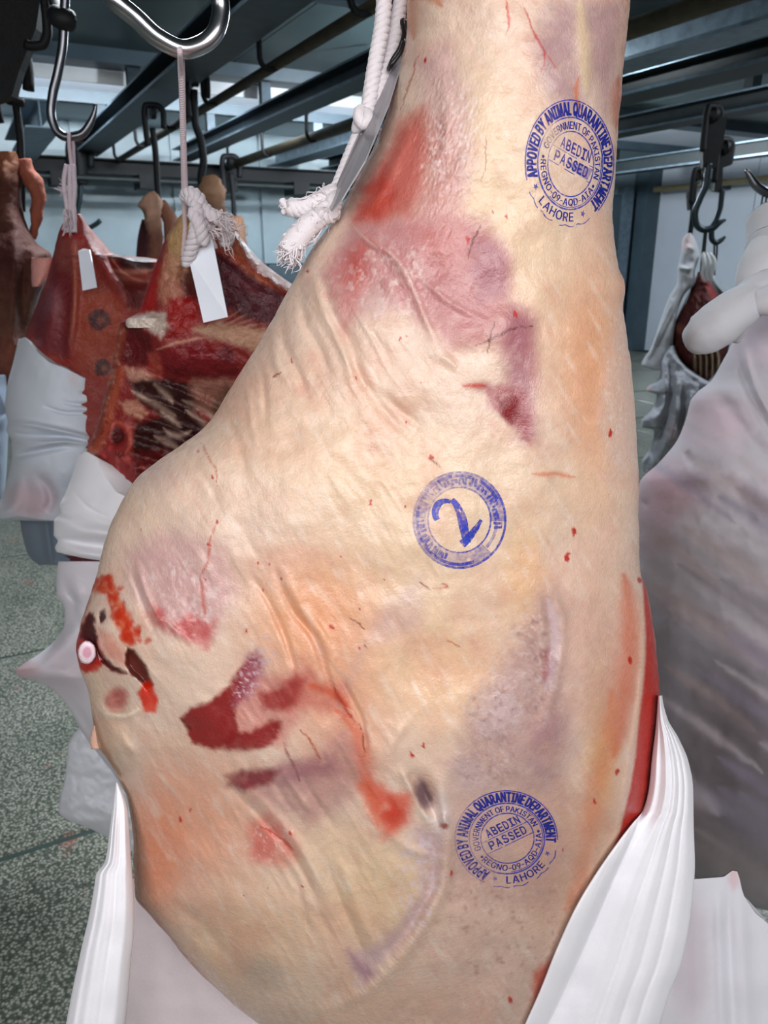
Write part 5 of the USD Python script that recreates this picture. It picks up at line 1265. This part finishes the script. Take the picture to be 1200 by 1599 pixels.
t = shank('pale knobbly far shank just left of the opened side', [(228, 308, 5.6), (235, 318, 5.6), (238, 340, 5.6), (241, 370, 5.6), (243, 400, 5.6), (244, 440, 5.6)], [.06, .085, .06, .055, .06, .09], (110, 66, 52), (176, 134, 112))
b2 = tube(line3([(252, 315, 5.7), (262, 335, 5.7), (268, 350, 5.7), (270, 380, 5.7)]), [.03, .05, .055, .06], 12, 24); part(t, 'second_bone', b2, 'far_meat', True, col=np.tile(lin((126, 82, 64)), (len(b2.vertices), 1)))
b2 = tube(line3([(233, 345, 5.9), (230, 380, 5.9), (232, 420, 5.9)]), [.05, .07, .09], 12, 24); part(t, 'dark_flesh', b2, 'far_meat', True, col=np.tile(lin((80, 40, 44)), (len(b2.vertices), 1)))
shank('tan far shank highest behind the knotted cord', [(328, 276, 5.55), (329, 290, 5.55), (331, 310, 5.55), (334, 340, 5.55), (338, 400, 5.55)], [.05, .08, .085, .08, .11], (92, 60, 44), (150, 110, 84))
shank('tan far shank lowest, right of the knotted cord', [(368, 338, 9.45), (368, 352, 9.45), (369, 380, 9.45), (371, 420, 9.45), (371, 470, 9.45)], [.06, .11, .125, .12, .15], (100, 68, 52), (146, 106, 82))

# ------------------------------------------------------------------ right: big wrapped piece
RBL = [(1200, 388), (1196, 404), (1178, 428), (1172, 470), (1152, 520), (1128, 566), (1110, 596), (1090, 612), (1079, 626), (1073, 650), (1060, 684), (1030, 722), (1000, 752), (992, 790), (985, 850), (985, 950), (990, 1080), (1000, 1200), (1030, 1310), (1090, 1380), (1150, 1408), (1200, 1422), (1260, 1440)]
RBR = [(1300, 388), (1380, 470), (1480, 612), (1540, 850), (1540, 1080), (1500, 1310), (1420, 1400), (1340, 1440)]


def r1_disp(px, py):
    a, b_ = px * .55 + py * .83, px * .83 - py * .55        # creases fall towards the lower right
    st = 1 - np.abs(2 * N2(b_ * 1.0, a * .12 + 0 * b_, 34.0, 61, 3) - 1)
    h = (N2(px, py, 140.0, 62, 3) - .5) * .05 + 0 * st
    dgn = N2(px * .50 - py * .86, (px * .86 + py * .5) * .16, 46.0, 63, 2)
    h = h + (dgn - .5) * .016
    return h + bands(px, py, [([(1150, 520), (1160, 580), (1185, 640), (1215, 690)], 7, -.010), ([(1160, 530), (1172, 585), (1200, 640)], 6, .008), ([(1000, 780), (1012, 792)], 5, -.010), ([(1072, 705), (1080, 725)], 6, -.012), ([(1120, 610), (1160, 670), (1210, 730)], 12, -.006)], .004, 30)


b = loft(RBL, RBR, [(388, 1.12), (700, 1.10), (1440, 1.16)], [(388, .06), (500, .12), (800, .22), (1200, .22), (1440, .06)], ny=340, nx=200, nb=24, n=2.0, disp=r1_disp)
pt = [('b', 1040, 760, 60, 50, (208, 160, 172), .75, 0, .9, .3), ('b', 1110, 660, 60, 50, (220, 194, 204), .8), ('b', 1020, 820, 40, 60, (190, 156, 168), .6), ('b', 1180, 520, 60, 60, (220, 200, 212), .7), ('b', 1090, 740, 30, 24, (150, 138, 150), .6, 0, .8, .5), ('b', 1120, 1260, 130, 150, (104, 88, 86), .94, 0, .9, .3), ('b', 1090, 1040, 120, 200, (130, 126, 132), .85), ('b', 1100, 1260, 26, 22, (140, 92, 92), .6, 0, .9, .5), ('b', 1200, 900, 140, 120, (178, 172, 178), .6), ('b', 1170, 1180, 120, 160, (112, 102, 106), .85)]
for k in range(40):
    x_, y_ = rng.uniform(960, 1240), rng.uniform(640, 1340); l_ = rng.uniform(90, 240)
    pt.append(('l', [(x_, y_), (x_ + l_ * .45, y_ + l_ * .30), (x_ + l_, y_ + l_ * .72)], [(140, 128, 134), (196, 186, 192), (150, 140, 160), (176, 158, 158)][k % 4], rng.uniform(7, 18), .6))
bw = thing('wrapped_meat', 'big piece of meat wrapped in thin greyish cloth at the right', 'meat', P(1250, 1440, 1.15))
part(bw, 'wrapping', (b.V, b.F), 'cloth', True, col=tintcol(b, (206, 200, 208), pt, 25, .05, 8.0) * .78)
q = tube(line3([(1230, 395, 1.0), (1200, 445, .97), (1172, 468, .95), (1150, 485, .94), (1122, 506, .94), (1100, 522, .945), (1086, 530, .955), (1082, 531, .965)]), [.05, .03, .022, .026, .028, .026, .018, .004], 20, 70)
q.vertices += (meshkit.fbm(q.vertices * 25, 3, 5)[:, None] - .5) * .008
part(bw, 'cloth_ear', q, 'cloth', True, col=cordcol(q, (192, 192, 198)), label='rounded knot end of the cloth sticking out to the left')
q = tube(line3([(1300, 430, .93), (1240, 462, .92), (1200, 470, .925), (1178, 474, .935), (1168, 486, .95), (1158, 510, .96), (1150, 530, .975)]), [.03, .022, .017, .013, .011, .010, .006], 16, 50)
part(bw, 'cloth_twist', q, 'cloth', True, col=cordcol(q, (196, 194, 200)))
q = tube(line3([(1230, 360, 1.02), (1214, 392, 1.0), (1190, 425, .98), (1176, 448, .97), (1165, 470, .965)]), [.05, .035, .03, .022, .012], 16, 40)
part(bw, 'cloth_twist', q, 'cloth', True, col=cordcol(q, (194, 194, 198)))

# ------------------------------------------------------------------ right: far wrapped meat and dark shank
fm = thing('carcass', 'far dark meat with ribs, half covered by white cloths on the right', 'meat', P(1095, 600, 5.0))
b = loft([(1090, 424), (1084, 440), (1070, 470), (1056, 500), (1052, 515), (1050, 548), (1058, 562), (1080, 580), (1100, 596)], [(1096, 424), (1110, 440), (1126, 470), (1138, 500), (1142, 515), (1138, 548), (1130, 562), (1120, 580), (1106, 596)], 5.0, [(424, .05), (500, .25), (596, .12)], ny=120, nx=80, nb=14, wob=1, disp=lambda x, y: bands(x, y, [([(1080 + 9 * k, 535), (1086 + 9 * k, 560), (1086 + 9 * k, 590)], 2.2, .06) for k in range(5)], .05, 14))
q = Paint(b, (76, 32, 30), 31, 2.0); q.c *= (.7 + .6 * q.n1)[:, None]; q.poly([(1095, 424), (1112, 445), (1130, 480), (1120, 490), (1104, 450)], (150, 60, 60), 4, .7, .3); q.blob(1062, 512, 10, 8, (150, 96, 76), .7, 0, .8, .5); q.blob(1105, 520, 22, 22, (56, 24, 20), .7)
for k in range(5):
    q.line([(1080 + 9 * k, 538), (1086 + 9 * k, 562), (1086 + 9 * k, 592)], (186, 164, 136), 2.4, .9)
part(fm, 'flesh', (b.V, b.F), 'far_meat', True, col=np.clip(q.c, 0, 1))
fc = thing('wrapping_cloth', 'white cloth strips and folds round the far dark meat on the right', 'cloth', P(1050, 730, 5.0))
b = loft([(1074, 364), (1066, 375), (1064, 395), (1059, 420), (1058, 440), (1046, 462), (1032, 500), (1016, 545), (1002, 570), (1020, 578)], [(1080, 364), (1088, 378), (1093, 400), (1086, 425), (1086, 440), (1068, 462), (1056, 500), (1050, 545), (1046, 570), (1040, 578)], 4.9, [(364, .04), (400, .09), (578, .07)], ny=120, nx=50, nb=12, disp=lambda x, y: bands(x, y, [([(1072, 385), (1086, 390)], 4, .03), ([(1058, 414), (1075, 420), (1082, 415)], 3, .06), ([(1080, 440), (1050, 490), (1020, 560)], 4, -.05), ([(1070, 450), (1040, 500), (1012, 560)], 5, .04)], .03, 20))
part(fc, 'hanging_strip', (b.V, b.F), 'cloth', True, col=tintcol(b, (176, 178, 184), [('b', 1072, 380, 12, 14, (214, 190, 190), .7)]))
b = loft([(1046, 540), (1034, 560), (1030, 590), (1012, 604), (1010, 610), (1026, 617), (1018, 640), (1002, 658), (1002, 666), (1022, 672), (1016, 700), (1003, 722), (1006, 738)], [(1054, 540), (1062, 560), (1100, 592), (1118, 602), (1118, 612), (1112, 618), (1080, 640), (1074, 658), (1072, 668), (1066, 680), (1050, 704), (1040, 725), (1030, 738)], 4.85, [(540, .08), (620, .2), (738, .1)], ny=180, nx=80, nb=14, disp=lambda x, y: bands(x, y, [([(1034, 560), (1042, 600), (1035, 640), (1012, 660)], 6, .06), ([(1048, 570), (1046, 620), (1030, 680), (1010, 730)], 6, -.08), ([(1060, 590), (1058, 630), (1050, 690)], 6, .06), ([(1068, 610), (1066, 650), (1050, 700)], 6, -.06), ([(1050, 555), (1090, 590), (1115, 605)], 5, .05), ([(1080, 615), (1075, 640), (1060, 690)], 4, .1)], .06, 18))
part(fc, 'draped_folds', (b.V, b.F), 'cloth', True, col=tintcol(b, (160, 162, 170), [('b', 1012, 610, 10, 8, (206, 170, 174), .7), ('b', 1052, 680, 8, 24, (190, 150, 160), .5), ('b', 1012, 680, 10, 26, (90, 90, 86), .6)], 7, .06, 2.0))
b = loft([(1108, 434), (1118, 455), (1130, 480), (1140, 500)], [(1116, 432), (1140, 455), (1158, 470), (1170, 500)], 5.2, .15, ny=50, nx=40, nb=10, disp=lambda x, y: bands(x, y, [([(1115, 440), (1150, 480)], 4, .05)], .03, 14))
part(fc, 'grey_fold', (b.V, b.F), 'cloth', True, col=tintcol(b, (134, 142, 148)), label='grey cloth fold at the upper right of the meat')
t = thing('shank', 'small dark red shank on strings at the right edge', 'meat', P(1180, 415, 2.6))
b = loft([(1180, 360), (1178, 372), (1175, 385), (1166, 394), (1163, 404), (1165, 416), (1172, 424)], [(1192, 360), (1193, 372), (1194, 385), (1193, 394), (1192, 404), (1188, 416), (1180, 424)], 2.6, [(360, .01), (400, .03), (424, .01)], ny=60, nx=40, nb=12, wob=1, disp=lambda x, y: bands(x, y, [([(1184, 365), (1182, 385), (1174, 400)], 2.5, .014)], .01, 8))
part(t, 'flesh', (b.V, b.F), 'red_meat', True, col=tintcol(b, (110, 34, 40), [('l', [(1190, 366), (1192, 392)], (190, 130, 130), 2, .7), ('b', 1180, 402, 8, 8, (70, 18, 22), .7)], 9, .2))
b = loft([(1168, 408), (1164, 425), (1162, 450)], [(1192, 404), (1196, 425), (1190, 450)], 2.65, .03, ny=24, nx=24, nb=8)
part(t, 'cloth_sleeve', (b.V, b.F), 'cloth', True, col=tintcol(b, (206, 208, 212)))
